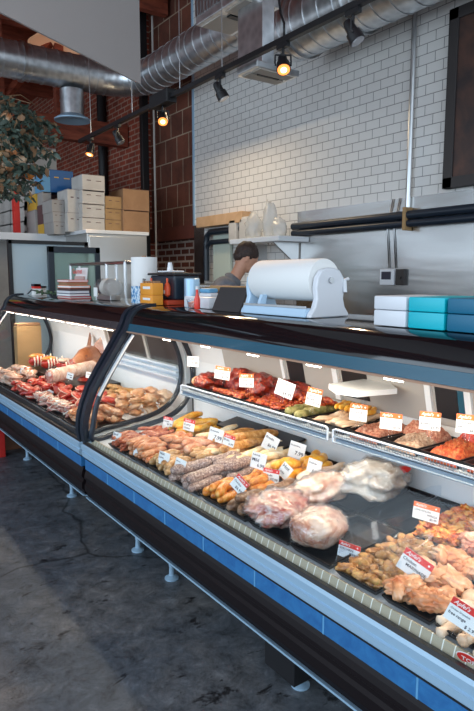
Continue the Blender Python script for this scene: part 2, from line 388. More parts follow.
fanunit('air_diffuser','flat metal air diffuser hanging on a square neck below the ducts',(2.64,3.48,2.94),(3.03,3.72,2.985),False,[(.06,.44),(.56,.94)])
MB().box((-.085,-.04,.046),(.02,.26,1.0),.004).build('neck',M['duct'],bpy.data.objects['air_diffuser'])
for x,y in ((2.72,3.75),(2.9,4.2)):
    o=MB().tube([(x,y,3.98),(x,y,5.0)],.006,6).build('hanger_rod',M['steel']); tag(o,'thin rod hanging the ribbed air handler from the ceiling','rod','air handler hanger rods')
# hanging pale panel (top left)
a=at(-25,-1,y=3.6); b=at(141,84,y=4.35)
ct=at(141,84,y=4.0)
d=Vector((2.01-1.08,.0,0))
A=at(-60,-19,y=3.35); B=at(141,84,y=3.9)
B2=Vector((B.x,B.y,B.z)); A2=Vector((A.x,A.y,A.z))
A2.z=B2.z
# the panel's foot runs level: find the direction whose vanishing point lies at px 518 on the horizon
w=CM@Vector((518-237,355.5-276.5,-F)); w.z=0; w.normalize()
t=empty('hanging_sign',B2,(0,0,math.atan2(w.y,w.x))); tag(t,'large pale grey panel hanging from the ceiling at the top left','panel')
MB().box((-3.6,0,0),(0,.015,2.1),.002).build('panel_board',plain('pale_panel',(.46,.42,.40),.55),t)
MB().tube([(-.28,-.03,.62),(-.02,-.03,.55)],.012,8).build('handle',M['steel'],t)
# ---------------------------------------------------------------- track lights
TX=2.6; TZ=2.98
t=empty('light_track',(TX,4.3,TZ)); tag(t,'black lighting track running above the display cases','light track')
MB().box((-.018,-3.2,-.0),(.018,2.4,.036)).build('rail',M['blackr'],t)
MB().box((-.05,.30,-.03),(.05,.62,.08),.01).build('feed_box',M['blackr'],t)
for px in (90,132,180,222):
    q=at(px,100,x=TX); 
    MB().tube([(0,q.y-4.3,.03),(0,q.y-4.3,1.95)],.004,6).build('suspension_cable',M['steel'],t)
MB().tube([(0,-1.16,.03),(0.0,-1.16,.12),(.02,-1.1,.2),(0,-1.06,.5),(0,-1.06,2)],.008,8).build('feed_cord',M['blackr'],t,smooth=True)
M['bulb_w']=plain('warm_bulb',(1,.30,.07),.5,emit=1.8); M['core']=plain('hot_filament',(1,.75,.4),.5,emit=5); M['bulb_off']=plain('cool_bulb_glass',(.5,.5,.52),.15,.6)
def spot(px,aim,lit,label,power=60):
    q=at(px,60,x=TX); y=q.y
    d=(Vector(aim)-Vector((TX,y,TZ-.12))).normalized()
    t=empty('track_spotlight',(TX,y,TZ)); tag(t,label,'spotlight')
    MB().box((-.015,-.05,-.03),(.015,.05,0)).build('adapter',M['blackr'],t)
    MB().tube([(0,0,-.02),(0,0,-.10)],.009,8).build('stem',M['blackr'],t,smooth='auto')
    c=Vector((0,0,-.12)); 
    MB().tube([c-d*.07,c-d*.05,c-d*.0,c+d*.005,c+d*.06],[.022,.03,.032,.042,.046],20,cap=True).build('lamp_housing',M['blackr'],t,smooth='auto')
    s_=Vector((-d.y,d.x,0)).normalized()
    MB().tube([c+s_*.05-Vector((0,0,-.05)),c+s_*.052,c+s_*.05+d*.02],.006,6).tube([c-s_*.05+Vector((0,0,.05)),c-s_*.052,c-s_*.05+d*.02],.006,6).tube([c+s_*.05+Vector((0,0,.05)),c-s_*.05+Vector((0,0,.05))],.006,6).build('yoke',M['blackr'],t,smooth='auto')
    MB().tube([c+d*.06,c+d*.064],.040,20).build('bulb',M['bulb_w'] if lit else M['bulb_off'],t)
    if lit:
        MB().tube([c+d*.064,c+d*.067],.020,16).build('filament',M['core'],t)
        l=bpy.data.lights.new('spot_lamp','SPOT'); l.energy=power; l.color=(1,.62,.35); l.spot_size=R(75); l.spot_blend=.6; l.shadow_soft_size=.04
        lo=bpy.data.objects.new('spot_lamp',l); COL.objects.link(lo); lo.parent=t; lo.location=c+d*.08
        lo.rotation_euler=d.to_track_quat('-Z','Y').to_euler()
spot(88,(1.6,6.0,.0),True,'lit track spotlight farthest along, in front of the red brick')
spot(116,(3.3,5.0,1.2),False,'unlit black track spotlight before the brick wall, pointing right')
spot(162,(1.7,3.2,.7),True,'lit track spotlight beside the black feed box of the track',50)
spot(220,(3.4,3.2,.9),False,'unlit black track spotlight over the white tiles at the left')
spot(283,(1.9,2.0,.9),True,'glowing orange track spotlight nearest to the air diffuser box',60)
spot(352,(3.2,1.6,.9),False,'chrome faced unlit track spotlight at the upper right, below the duct')
# ---------------------------------------------------------------- things on the wall
t=empty('refrigerant_pipes',(3.93,2.2,1.955)); t.name='insulated_pipe_run'; tag(t,'pair of black insulated pipes along the stainless wall sheet','pipes')
for dz,r in ((.03,.034),(-.036,.030)):
    MB().tube([(0,-2.6,dz+.0),(0,2.38,dz)],r,14).build('insulated_pipe',M['rubber'],t,smooth='auto')
MB().box((-.04,.98,-.09),(.05,1.01,.09),.004).build('clip',M['kraft2'],t)
t=empty('insulated_elbow_pipe',(3.92,6.1,2.0)); tag(t,'black insulated pipe bending down beside the wooden ledge','pipe')
for dy,dz in ((0,0),(-.0,-.12)):
    MB().tube([(0,-.75,.02+dz),(0,-.05,.02+dz),(0,.03,-.02+dz),(0,.05,-.1+dz),(0,.05,-.55)],.035 if not dz else .028,12).build('insulated_pipe',M['rubber'],t,smooth='auto')
o=MB().box((3.86,5.35,2.08),(3.985,6.28,2.2),.006).build('wooden_ledge',mottled('pale_wood',[(.3,(.55,.33,.17)),(.7,(.66,.42,.24))],8,.6,.2)); tag(o,'pale wooden ledge fixed over the black elbow pipe','ledge')
o=MB().box((3.95,5.7,1.45),(3.99,6.05,1.98),.006).build('wall_board',plain('pale_green_board',(.52,.58,.50),.5)); tag(o,'pale green board behind the bent black pipe','board')
o=MB().box((3.93,5.36,1.9),(3.99,5.52,2.02),.006).build('outlet_box',M['steel']); tag(o,'small grey electrical box right of the wooden ledge','electrical box')
t=empty('thermostat',(3.985,3.40,1.495)); tag(t,'white thermostat with a dark display on the steel wall','thermostat')
MB().box((-.035,-.075,-.065),(0,.075,.065),.006).build('case',M['whitep'],t); MB().box((-.039,-.045,-.02),(-.034,.055,.045),.002).build('display',M['ink'],t)
o=MB().box((3.955,3.22,1.43),(3.985,3.31,1.56),.004).box((3.94,3.25,1.48),(3.956,3.27,1.5)).build('switch_box',M['slate']); tag(o,'small dark switch box beside the white thermostat','switch box')
for dy,lab in ((0,'thin grey cable running down to the thermostat'),(-.07,'thin grey cable running down to the dark switch box')):
    o=MB().tube([(3.975,3.40+dy,1.57),(3.975,3.43+dy,1.9),(3.975,3.38+dy,2.13)],.006,6).build('cable',M['steel'],smooth=True); tag(o,lab,'cable')
# chalkboard / menu
t=empty('menu_board',(3.98,2.1,2.78)); tag(t,'dark framed menu board hanging on the white tiles','menu board')
MB().box((-.035,-.74,-.59),(.0,.74,.59)).build('board',mottled('dusty_board',[(.35,(.03,.02,.02)),(.7,(.10,.045,.03))],5,.5,.2),t)
mb=MB()
for lo,hi in (((-.05,-.78,.55),(.01,.78,.63)),((-.05,-.78,-.63),(.01,.78,-.55)),((-.05,.70,-.63),(.01,.78,.63)),((-.05,-.78,-.63),(.01,-.70,.63))): mb.box(lo,hi,.004)
mb.build('frame',M['slate'],t)
# hanging bags, white shelf and equipment behind
t=empty('wall_shelf',(3.85,4.85,1.88)); tag(t,'white shelf on the back wall holding clear plastic bags','shelf')
MB().box((-.25,-.45,-.05),(.13,.35,0),.006).build('board',M['white'],t)
for y in (-.3,.2): MB().prism([(-.2,-.05),(.12,-.05),(.12,-.28)],y-.01,y+.01).build('bracket',M['steel'],t)
for i,(y,z,ry,rz,lab) in enumerate(((5.05,2.02,.10,.15,'wide bundle of clear plastic bags on the white shelf'),(4.78,2.06,.055,.2,'narrow tall roll of clear plastic bags on the white shelf'),(4.63,1.98,.06,.11,'low clear plastic bag at the end of the white shelf'))):
    o=MB().blob((0,0,0),(.08,ry,rz),.3,4,3).build('plastic_bag_bundle',M['bag'],smooth=True,loc=(3.8,y,z-.02)); tag(o,lab,'plastic bag')
for i,(y,c,lab) in enumerate(((5.55,'carton','pale paper bundle hanging left on the back wall'),(5.35,'carton','pale paper bundle hanging beside the plastic bags'))):
    o=MB().box((3.86,y-.10,1.86),(3.97,y+.06,2.14),.03).build('paper_bundle',M[c]); tag(o,lab,'paper bundle')
t=empty('slicer_table',(3.55,5.35,0)); t.name='steel_work_table'; tag(t,'stainless steel work table against the back wall','work table')
MB().box((-.4,-.95,.86),(.42,.95,.92),.01).build('tabletop',M['steelwall'],t)
for x in (-.33,.35):
    for y in (-.88,.88): MB().tube([(x,y,0),(x,y,.86)],.02,10).build('leg',M['steel'],t)
MB().box((-.38,-.9,.25),(.4,.9,.28),.005).build('undershelf',M['steel'],t)
t=empty('steel_warmer',(3.5,5.7,.92)); t.name='steel_cabinet'; tag(t,'low stainless steel cabinet standing on the back work table','cabinet')
MB().box((-.3,-.5,.0),(.3,.55,.50),.01).build('body',M['steelwall'],t)
MB().box((-.32,-.5,.05),(-.3,.0,.45),.004).build('door',M['steel'],t); MB().box((-.32,.04,.05),(-.3,.53,.45),.004).build('door',M['steel'],t)
o=MB().box((3.2,4.60,.92),(3.6,5.05,1.40),.004).build('cardboard_box',M['kraft2']); tag(o,'open tan cardboard box on the steel work table behind the display case','box')
# ---------------------------------------------------------------- coolers at the far end
t=empty('walk_in_cooler',(2.9,6.9,0)); tag(t,'stainless walk in cooler at the far end carrying stacked cartons','cooler')
MB().box((-.32,-.38,0),(.42,6.4,1.98),.006).build('body',M['cooler'],t)
MB().box((-.34,-.40,1.98),(.44,6.4,2.02),.004).build('roof_edge',M['white'],t)
MB().box((-.30,-.40,.1),(.38,-.38,1.95),.003).build('front_panel',M['cooler'],t)
MB().box((-1.6,.3,1.92),(-.32,6.4,2.0)).build('side_roof',M['white'],t)
MB().box((-1.6,.6,.0),(-.32,6.4,1.92)).build('side_body',M['cartong'],t)
t=empty('glass_door',(1.95,5.95,.9)); tag(t,'fogged glass cooler door in a thin black frame, standing open','glass door')
MB().box((-.36,-.01,-.7),(.38,.01,.93)).build('pane',M['frost'],t)
mb=MB(); 
for lo,hi in (((-.38,-.02,.91),(.40,.02,.945)),((-.38,-.02,-.72),(.4,.02,-.68)),((-.385,-.02,-.72),(-.35,.02,.945)),((.37,-.02,-.72),(.405,.02,.945))): mb.box(lo,hi)
mb.build('frame',M['blackr'],t)
t=empty('glass_door',(2.17,5.85,.9)); tag(t,'dark navy framed cooler door behind the fogged glass door','glass door')
MB().box((-.22,-.01,-.7),(.25,.01,.87)).build('pane',glassmat('green_glass',(.75,.88,.85),.1,.1,.4,(.42,.54,.50)),t)
mb=MB()
for lo,hi in (((-.26,-.02,.83),(.27,.02,.89)),((-.26,-.02,-.72),(-.2,.02,.89)),((.22,-.02,-.72),(.27,.02,.89))): mb.box(lo,hi,.004)
mb.build('frame',M['rubber'],t)
MB().tube([(.1,-.05,.2),(.1,-.05,-.2)],.012,8).build('handle',M['steel'],t)
# dark product rack at the far left
t=empty('product_rack',(1.35,6.6,0)); tag(t,'dark rack of small packets at the far left edge','rack')
for z in (.4,.8,1.15,1.45,1.72): MB().box((-.35,-.15,z),(.12,.15,z+.02)).build('shelf',M['blackr'],t)
for x in (-.35,.11): MB().box((x-.01,-.16,0),(x+.01,.16,1.9)).build('upright',M['blackr'],t)
k=0
for z in (1.17,1.47,1.74):
    for x in (-.28,-.18,-.08,.02):
        if z>1.7: continue
        o=MB().box((-.04,-.05,0),(.04,.05,.14),.006).build('packet',M[random.choice(['red','yellow','orange','slate'])],loc=(1.35+x,6.52,z)); k+=1
        tag(o,'small coloured packet standing on the dark rack at the far left','packet','packets on the dark rack')
# boxes on the coolers
def carton(px0,px1,py0,py1,Y,mat,label,dep=.34,tape=True,group=None,print_=True):
    a=at(px0,py1,y=Y); b=at(px1,py0,y=Y); w=b.x-a.x; h=b.z-a.z
    t=empty('carton_box',((a.x+b.x)/2,Y+dep/2,a.z)); tag(t,label,'box',group)
    MB().box((-w/2,-dep/2,0),(w/2,dep/2,h),.004).build('box',M[mat],t)
    if tape: MB().box((-w/2-.001,-dep/2-.001,h*.985-.003),(w/2+.001,dep/2+.001,h*.985)).build('lid_seam',M['plum'] if mat!='blue' else M['ink'],t)
    if print_ and w>.1:
        for q in ((-.3,-.12,.64,.69),(.1,.34,.63,.67)): MB().box((w*q[0],-dep/2-.002,h*q[2]),(w*q[1],-dep/2-.0005,h*q[3])).build('print',M['plum'] if mat!='blue' else M['yellow'],t)
Y=6.75
for i,(y0,y1) in enumerate(((176,191),(191,204.5),(204.5,218),(218,231.5))):
    carton(82.5,104.5,y0,y1,Y,'carton',['top','second','third','bottom'][i]+' white carton of the four high stack')
carton(68,83,190,213,6.85,'carton','upper white carton beside the four high carton stack')
carton(68,83,213,231.5,6.85,'carton','lower white carton beside the four high carton stack')
for i,(y0,y1) in enumerate(((197,209),(209,220),(220,231))):
    carton(105.5,122,y0,y1,6.75,'kraft2',['top','middle','bottom'][i]+' yellowish carton of the three between white cartons and large brown ones')
carton(123.5,149,190.5,211,6.7,'kraft','large plain brown box on top at the end of the cooler roof',.4,print_=False)
carton(123.5,149,211,232.5,6.7,'kraft','large plain brown box below at the end of the cooler roof',.4,print_=False)
carton(52,64,200,212,6.95,'cartong','top small grey carton left of the white cartons'); carton(53,64,212,222,6.95,'cartong','middle small grey carton left of the white cartons'); carton(54,65,222,234,6.95,'cartong','bottom small grey carton left of the white cartons')
carton(62.5,68,197,221,7.05,'kraft','slim brown carton standing between grey and white cartons',print_=False)
carton(63,69,221,232,7.05,'cartong','small grey carton below the slim brown carton',print_=False)
carton(50,73,171.5,192,7.3,'blue','blue carton high in the back stack',.5)
carton(43,50,170,193,7.3,'blue2','pale blue tall carton left of the blue one',print_=False)
carton(43,51,192,205,7.3,'cartong','grey carton under the pale blue carton',print_=False); carton(43,51,205,224,7.3,'plum','dark brown carton in the back stack above a yellow one',print_=False)
carton(43.5,51.5,223,234,7.3,'yellow','yellow carton at the bottom of the back stack',print_=False)
carton(51,58,192,234,7.5,'plum','tall dark carton beneath the blue carton',print_=False)
carton(36,43,194,210,7.5,'yellow','yellow carton beside the pale crate column',print_=False); carton(36,43,210,236,7.5,'cartong','pale grey carton under the yellow carton beside the crates',print_=False)
carton(33,56,149,168,7.6,'cartong','grey printed carton topmost in the back stack',.5); carton(33,43,168,194,7.6,'carton','pale carton below the topmost grey carton',print_=False)
k=0
for cx,(x0,x1) in enumerate(((25,35.5),(19,25),(11,18.5),(4,10.5),(-4,3.5))):
    Yc=7.9+cx*.5; top=178+cx*3
    n=4; base=236.5+cx*.8
    for r in range(n):
        y1=base-(base-top)*r/n; y0=base-(base-top)*(r+1)/n
        a=at(x0,y1,y=Yc); b=at(x1,y0,y=Yc); w=b.x-a.x; h=b.z-a.z
        t=empty('produce_crate',((a.x+b.x)/2,Yc+.2,a.z))
        tag(t,'pale open sided crate in the stacks behind the greenery','crate','pale crates stacked behind the greenery')
        mb=MB(); mb.box((-w/2,-.2,0),(w/2,-.18,h*.35)).box((-w/2,-.2,h*.75),(w/2,-.18,h*.97)).box((-w/2,-.2,0),(-w/2+.03,-.18,h*.97)).box((w/2-.03,-.2,0),(w/2,-.18,h*.97)).box((-w/2,-.18,0),(w/2,.2,.02)).box((-w/2,-.18,0),(-w/2+.015,.2,h*.97)).box((w/2-.015,-.18,0),(w/2,.2,h*.97)).box((-w/2,.18,0),(w/2,.2,h*.97))
        mb.build('frame',M['carton'],t)
        MB().box((-w/2+.02,-.16,.02),(w/2-.02,.15,h*.6)).build('contents',M[random.choice(['plum','kraft','cartong'])],t)
        k+=1
a=at(15.5,236,y=7.7); b=at(19,190,y=7.7)
o=MB().box((a.x,7.7,a.z),(b.x,7.8,b.z),.005).build('red_bundle',M['red']); o.name='red_carton'; tag(o,'narrow bright red carton standing among the pale crates','box')
# far column stack (brown, low brick pieces left)
# ---------------------------------------------------------------- display cases
GP=[(1.178,.600),(1.17,.66),(1.174,.72),(1.195,.80),(1.232,.89),(1.290,.985),(1.350,1.075),(1.405,1.16),(1.435,1.205),(1.450,1.235)]
DPROF=[(1.21,.615),(1.215,.70),(1.235,.80),(1.27,.885),(1.33,.985),(1.39,1.075),(1.45,1.165),(1.50,1.215),(1.56,1.235),(1.68,1.225),(1.76,1.16),(1.815,1.07),(1.845,.97),(1.85,.88),(1.82,.79),(1.755,.715),(1.65,.67),(1.5,.645),(1.35,.63)]
def deckz(x): return .602+(x-1.22)*.09
def display_case(y0,y1,label,band,legs,shelf=True,seams=()):
    cy=(y0+y1)/2; t=empty('display_case',(1.6,cy,0)); tag(t,label,'display case')
    T=lambda mb,name,mat,par=t,sm=False: mb.build(name,mat,par,smooth=sm,loc=(-1.6,-cy,0) if par is t else None)
    a,b=y0,y1
    T(MB().prism([(1.185,.436),(1.178,.42),(1.172,.40),(1.172,.385),(1.182,.375),(1.182,.36),(1.172,.35),(1.172,.315),(1.182,.305),(1.19,.28),(1.205,.272),(1.26,.272),(1.26,.436)],a,b),'bumper',M['bumper'])
    T(MB().prism([(1.178,.272),(1.178,.280),(1.205,.274),(1.26,.274),(1.26,.266),(1.205,.264)],a,b),'bumper_trim',M['alu'])
    T(MB().prism([(1.26,.27),(1.26,.58),(1.95,.58),(1.95,.27)],a,b),'base_body',M['blackr'])
    mb=MB().prism([(1.176,.442),(1.176,.500),(1.26,.500),(1.26,.442)],a+.01,b-.01); mb.mi=1
    for s in seams: mb.box((1.1745,s-.003,.442),(1.177,s+.003,.500))
    T(mb,'blue_panel',[M['bluetile'],M['seam']])
    T(MB().prism([(1.176,.500),(1.176,.512),(1.26,.512),(1.26,.5)],a,b),'black_line',M['blackr'])
    T(MB().prism([(1.170,.512),(1.162,.520),(1.162,.542),(1.168,.546),(1.168,.552),(1.160,.557),(1.160,.578),(1.168,.587),(1.2,.588),(1.26,.58),(1.26,.512)],a,b),'bumper_rail',M['alu'])
    T(MB().prism([(1.168,.587),(1.176,.597),(1.20,.590),(1.205,.586)],a,b),'glass_channel',M['blackr'])
    T(MB().prism([(1.203,.586),(1.212,.613),(1.218,.613),(1.215,.586)],a+.04,b-.04),'price_strip',M['strip'] if shelf else M['blackr'])
    T(MB().prism([(1.215,.58),(1.215,.598),(1.88,.658),(1.88,.58)],a+.02,b-.02),'deck',M['white'])
    T(MB().prism([(1.88,.58),(1.875,.66),(1.865,1.0),(1.80,1.235),(1.84,1.235),(1.905,1.0),(1.915,.58)],a+.02,b-.02),'back_wall',M['white'])
    T(MB().prism([(1.915,.27),(1.915,1.30),(1.96,1.30),(1.96,.27)],a,b),'rear_panel',M['blackr'])
    # upper rear: beige grey boards, dark sliding panes and white sloping posts
    def rp(z): return 1.868-.07*(z-.95)/.285
    def slab(p,q,z0,z1,th,nm,mt): T(MB().prism([(rp(z0)-.002,z0),(rp(z1)-.002,z1),(rp(z1)-.002-th,z1),(rp(z0)-.002-th,z0)],p,q),nm,mt)
    if shelf:
        slab(a+.06,b-.40,.96,1.225,.003,'upper_board',M['greywall'])
        for (p,q) in ((1.66,1.80),(1.24,1.33),(1.02,1.16),(.62,.80),(2.05,2.16)): slab(p,q,.99,1.215,.007,'rear_door',M['blackr'])
        for (p,q) in ((1.18,1.205),(1.345,1.37),(.96,.99),(1.82,1.85),(2.18,2.2)): slab(p,q,.97,1.22,.016,'rear_post',M['white'])
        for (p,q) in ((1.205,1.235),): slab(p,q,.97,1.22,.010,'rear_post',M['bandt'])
    else:
        for (p,q) in ((3.24,3.62),(3.68,4.02),(4.10,4.26)): slab(p,q,.93,1.222,.006,'rear_door',M['blackr'])
        for (p,q) in ((3.63,3.665),(4.04,4.07),(4.30,4.32)): slab(p,q,.92,1.222,.014,'rear_post',M['greywall'])
        for z in (.86,.90,.935): T(MB().box((1.845-.02,3.22,z),(1.86,4.3,z+.012)),'rear_rail',M['wire'])
    # canopy and counter top
    T(MB().prism([(1.452,1.238),(1.462,1.272),(1.485,1.302),(1.515,1.322),(1.555,1.332),(1.96,1.335),(1.96,1.30),(1.60,1.29),(1.52,1.25)],a,b),'counter_top',M['black'],sm='auto')
    T(MB().prism([(1.436,1.196),(1.450,1.238),(1.54,1.26),(1.62,1.26),(1.62,1.235),(1.50,1.21)],a+.03,b-.03),'lamp_housing',M[band],sm='auto')  # band under the canopy, coloured to stand in for the glass reflection
    T(MB().prism([(1.430,1.190),(1.430,1.197),(1.445,1.199),(1.452,1.190)],a+.03,b-.03),'lamp_edge',M['tan'])
    k=0; s=a+.15
    while s<b-.2:
        e=min(s+(.07 if shelf else .34),b-.1)
        T(MB().tube([(1.447,s,1.186),(1.447,e,1.186)],.005,8),'lamp_tube',M['led'],sm=True); s+=.36 if shelf else .42
    # curved front glass
    T(MB().sheet(GP,a+.03,b-.03,.005),'front_glass',M['glass'],sm='auto')
    # black curved end frames
    for yy in (a+.016,b-.016):
        pts=[(x,yy,z) for x,z in GP]+[(1.462,yy,1.272),(1.485,yy,1.302),(1.52,yy,1.322),(1.56,yy,1.334),(1.62,yy,1.336)]
        mb=MB()
        prof=[(p[0],p[2]) for p in pts]
        outer=[];pr=[Vector(q) for q in prof]
        for i,q in enumerate(pr):
            d=(pr[min(i+1,len(pr)-1)]-pr[max(i-1,0)]).normalized(); outer.append(q+Vector((-d.y,d.x))*.012)
        inner=[]
        for i,q in enumerate(pr):
            d=(pr[min(i+1,len(pr)-1)]-pr[max(i-1,0)]).normalized(); inner.append(q-Vector((-d.y,d.x))*.022)
        mb.prism([tuple(q) for q in outer]+[tuple(q) for q in inner[::-1]],yy-.020,yy+.020)
        T(mb,'end_frame',M['rubber'],sm='auto')
    for yy,dd in ((a+.05,1),(b-.05,-1)):
        # glazed end panel inside a thick rubber gasket
        pr=[Vector(q) for q in DPROF]; c=Vector((1.53,.93))
        # smooth closed outline
        def cr(P,n=4):
            out=[];m=len(P)
            for i in range(m):
                p0,p1,p2,p3=P[i-1],P[i],P[(i+1)%m],P[(i+2)%m]
                for k in range(n):
                    u=k/n; out.append(.5*((2*p1)+(p2-p0)*u+(2*p0-5*p1+4*p2-p3)*u*u+(3*p1-p0-3*p2+p3)*u**3))
            return out
        sp=cr(pr)
        T(MB().prism([tuple(q) for q in sp],yy-.003,yy+.003),'end_glass',M['glass'])
        T(MB().tube([(q.x,yy,q.y) for q in sp],.016,8,closed=True),'end_gasket',M['rubber'],sm=True)
        T(MB().sheet([(1.237,.86),(1.295,.955),(1.355,1.045),(1.415,1.135),(1.450,1.180)],yy-.030 if dd<0 else yy+.010,yy-.01 if dd<0 else yy+.030,.010),'inner_trim',M['white'],sm='auto')
    # feet
    for i,y in enumerate(legs):
        lg=T(MB().box((1.30,y-.05,.05),(1.44,y+.12,.30),.004) if i==0 and shelf else MB().box((1.355,y-.02,.10),(1.395,y+.02,.30),.004),'leg',M['blackr'])
        f=MB().lathe([(.035,0),(.035,.008),(.014,.02),(.012,.06),(.018,.10),(.018,.11)],(1.375,y,0),16).build('foot',M['alu'],lg,smooth='auto')
        lg=T(MB().box((1.83,y-.02,.10),(1.87,y+.02,.30),.004),'leg',M['blackr']); MB().lathe([(.035,0),(.035,.008),(.014,.02),(.012,.06),(.018,.10),(.018,.11)],(1.85,y,0),16).build('foot',M['alu'],lg,smooth='auto')
    return t
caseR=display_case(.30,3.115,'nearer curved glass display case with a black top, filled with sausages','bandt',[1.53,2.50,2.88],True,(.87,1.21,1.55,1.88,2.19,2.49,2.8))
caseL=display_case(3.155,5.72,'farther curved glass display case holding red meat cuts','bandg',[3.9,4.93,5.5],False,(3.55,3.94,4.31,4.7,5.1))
# wire shelves in the near case
def wshelf(y0,y1,label):
    t=empty('wire_shelf',(1.60,(y0+y1)/2,.905)); tag(t,label,'wire shelf'); h=(y1-y0)/2
    L=lambda mb,n,m,sm='auto': mb.build(n,m,t,smooth=sm)
    L(MB().tube([(.0,-h,-.035),(.0,-h,.012),(.002,-h+.012,.016),(.002,h-.012,.016),(0,h,.012),(0,h,-.035)],.0045,8),'front_rail',M['wire'])
    mb=MB(); mb.tube([(0,-h,-.012),(0,h,-.012)],.003,6).tube([(.0,-h,-.035),(0,h,-.035)],.004,6)
    n=int((y1-y0)/.012)
    for k in range(n+1):
        y=-h+(y1-y0)*k/n; mb.tube([(-.0,y,.016),(0.0,y,-.012),(.04,y,-.014)],.0012,4,cap=False)
    L(mb,'wire_grid',M['grid'])
    L(MB().box((.004,-h+.01,-.016),(.262,h-.01,-.010)).box((.25,-h+.01,-.01),(.262,h-.01,.02)),'shelf_plate',M['wire'])
    L(MB().prism([(.004,-.034),(.004,-.020),(.05,-.018),(.05,-.034)],-h+.01,h-.01),'light_channel',M['grid'])
    for y in (-h+.03,h-.03): L(MB().prism([(.02,-.015),(.26,-.015),(.26,-.06)],y-.004,y+.004),'bracket',M['white'])
wshelf(1.645,2.775,'longer white wire shelf in the near case, under the red marinated meats')
wshelf(.45,1.615,'nearer white wire shelf section, under the minced meat trays')
# ---------------------------------------------------------------- things on the counter top
CT=1.3355
def ctbox(name,lo,hi,mat,label,cat,bev=.006,rot=None): 
    o=MB().box(lo,hi,bev).build(name,mat); return tag(o,label,cat)
# three lidded boxes
for y0,y1,m,lab in ((1.265,1.405,'whitep','white glossy lidded box on the black counter top'),(1.12,1.26,'teal','bright teal lidded box between the white and the navy one'),(.93,1.115,'navy','dark navy lidded box at the right edge of the counter')):
    t=empty('lidded_box',(1.68,(y0+y1)/2,CT)); tag(t,lab,'box'); h=(y1-y0)/2
    MB().box((-.11,-h+.002,0),(.12,h-.002,.053),.006).build('box_body',M[m],t,smooth='auto'); MB().box((-.11,-h+.002,.0545),(.12,h-.002,.100),.005).build('lid',M[m],t,smooth='auto')
# paper cutter
t=empty('paper_roll_cutter',(1.72,2.01,CT)); tag(t,'white paper roll in a white and pale blue counter cutter stand','paper roll')
def endplate(y,mat,name):
    prof=[(-.105,0),(-.10,.015),(-.080,.04),(-.068,.075),(-.074,.12),(-.068,.16),(-.045,.190),(-.01,.2),(.02,.2),(.055,.19),(.078,.16),(.084,.12),(.078,.075),(.088,.04),(.108,.015),(.112,0)]
    o=MB().prism(prof,y-.014,y+.014).build(name,mat,t,smooth='auto')
    md=o.modifiers.new('edge_round','BEVEL'); md.width=.006; md.segments=3; md.limit_method='ANGLE'
endplate(-.225,M['whitep'],'end_plate'); endplate(.225,M['palebl'],'end_plate')
MB().lathe([(.02,-.205),(.086,-.205),(.088,-.20),(.088,.20),(.086,.205),(.02,.205)],(0,0,0),48,'y').build('paper_roll',M['paper'],t,smooth='auto',loc=(0,.0,.150))
MB().tube([(-.0,-.25,.150),(0,.25,.150)],.012,10).build('axle',M['steel'],t,smooth='auto')
MB().box((-.11,-.21,.0),(-.045,.21,.036),.006).build('base_bar',M['palebl'],t); MB().box((.06,-.21,.0),(.11,.21,.02),.004).build('base_bar',M['palebl'],t)
MB().box((-.106,-.21,.036),(-.100,.21,.046),.001).build('cutter_blade',M['steel'],t)
MB().prism([(-.10,.036),(-.065,.036),(-.055,.085),(-.08,.085)],.10,.12).build('blade_bracket',M['palebl'],t)
MB().tube([(.075,-.25,.10),(.08,-.24,.15),(.10,-.24,.155)],.008,8).build('side_lever',M['whitep'],t)
# slate board, leaning
t=MB().box((-.0,-.115,0),(.012,.115,.125),.002,rot=(0,R(25),0),pivot=(0,0,0)).build('slate_board',M['slate'],loc=(1.615,2.375,CT)); tag(t,'dark slate board leaning back beside the paper cutter','board')
# paper towel roll
t=empty('paper_towel_roll',(1.82,3.62,CT)); tag(t,'tall white paper towel roll standing behind the orange boxes','paper roll')
MB().lathe([(.02,.0),(.083,.0),(.086,.005),(.086,.285),(.083,.29),(.02,.29)],n=32).build('paper',M['paper'],t,smooth='auto'); MB().tube([(0,0,.27),(0,0,.30)],.016,12).build('core',M['kraft'],t,smooth='auto')
# small boxes
def pkt(name,px0,px1,py0,py1,x,mats,label,cat,dep=.07,zb=None,detail=None):
    """packet whose shop-side face stands at depth x; spans the given run of the counter"""
    ya=at(px0,(py0+py1)/2,x=x).y; yb=at(px1,(py0+py1)/2,x=x).y; m=(px0+px1)/2
    zt=at(m,py0,x=x).z; z0=at(m,py1,x=x).z if zb is None else zb
    z0=max(z0,CT); h=max(zt-z0,.02); w=abs(ya-yb)
    t=empty(name,(x+dep/2,(ya+yb)/2,z0)); tag(t,label,cat)
    MB().box((-dep/2,-w/2,0),(dep/2,w/2,h),min(.006,w*.1)).build('box_body',mats,t,smooth='auto')
    return t,w,h,dep
t,w,h,d=pkt('patterned_box',131,139.5,286,308,1.62,mottled('blue_white_pattern',[(.45,(.02,.22,.5)),(.5,(.6,.75,.85)),(.6,(.7,.8,.9))],45,.5,0),'blue and white patterned packet at the end of the near counter','packet',zb=CT)
zz=at(146,296,x=1.60).z
for py0,py1,zb,lab in ((295,308,CT,'lower orange packet, with a second one on top of it'),(283,295.5,None,'upper orange packet stacked on the other orange one')):
    t,w,h,d=pkt('orange_packet',140,152.5,py0,py1,1.60,plain('orange_pack',(.85,.33,.03),.5),lab,'packet',zb=CT if zb else zlast)
    zlast=t.location.z+h
    MB().box((-d/2-.001,-w*.32,h*.5),(-d/2,w*.25,h*.72)).build('label_patch',M['paper'],t)
    if not zb:
        mb=MB()
        for k in range(5): mb.box((-.02,-w/2+w*(k+.2)/5,h),(.02,-w/2+w*(k+.7)/5,h+.012))
        mb.build('torn_flaps',M['kraft'],t)
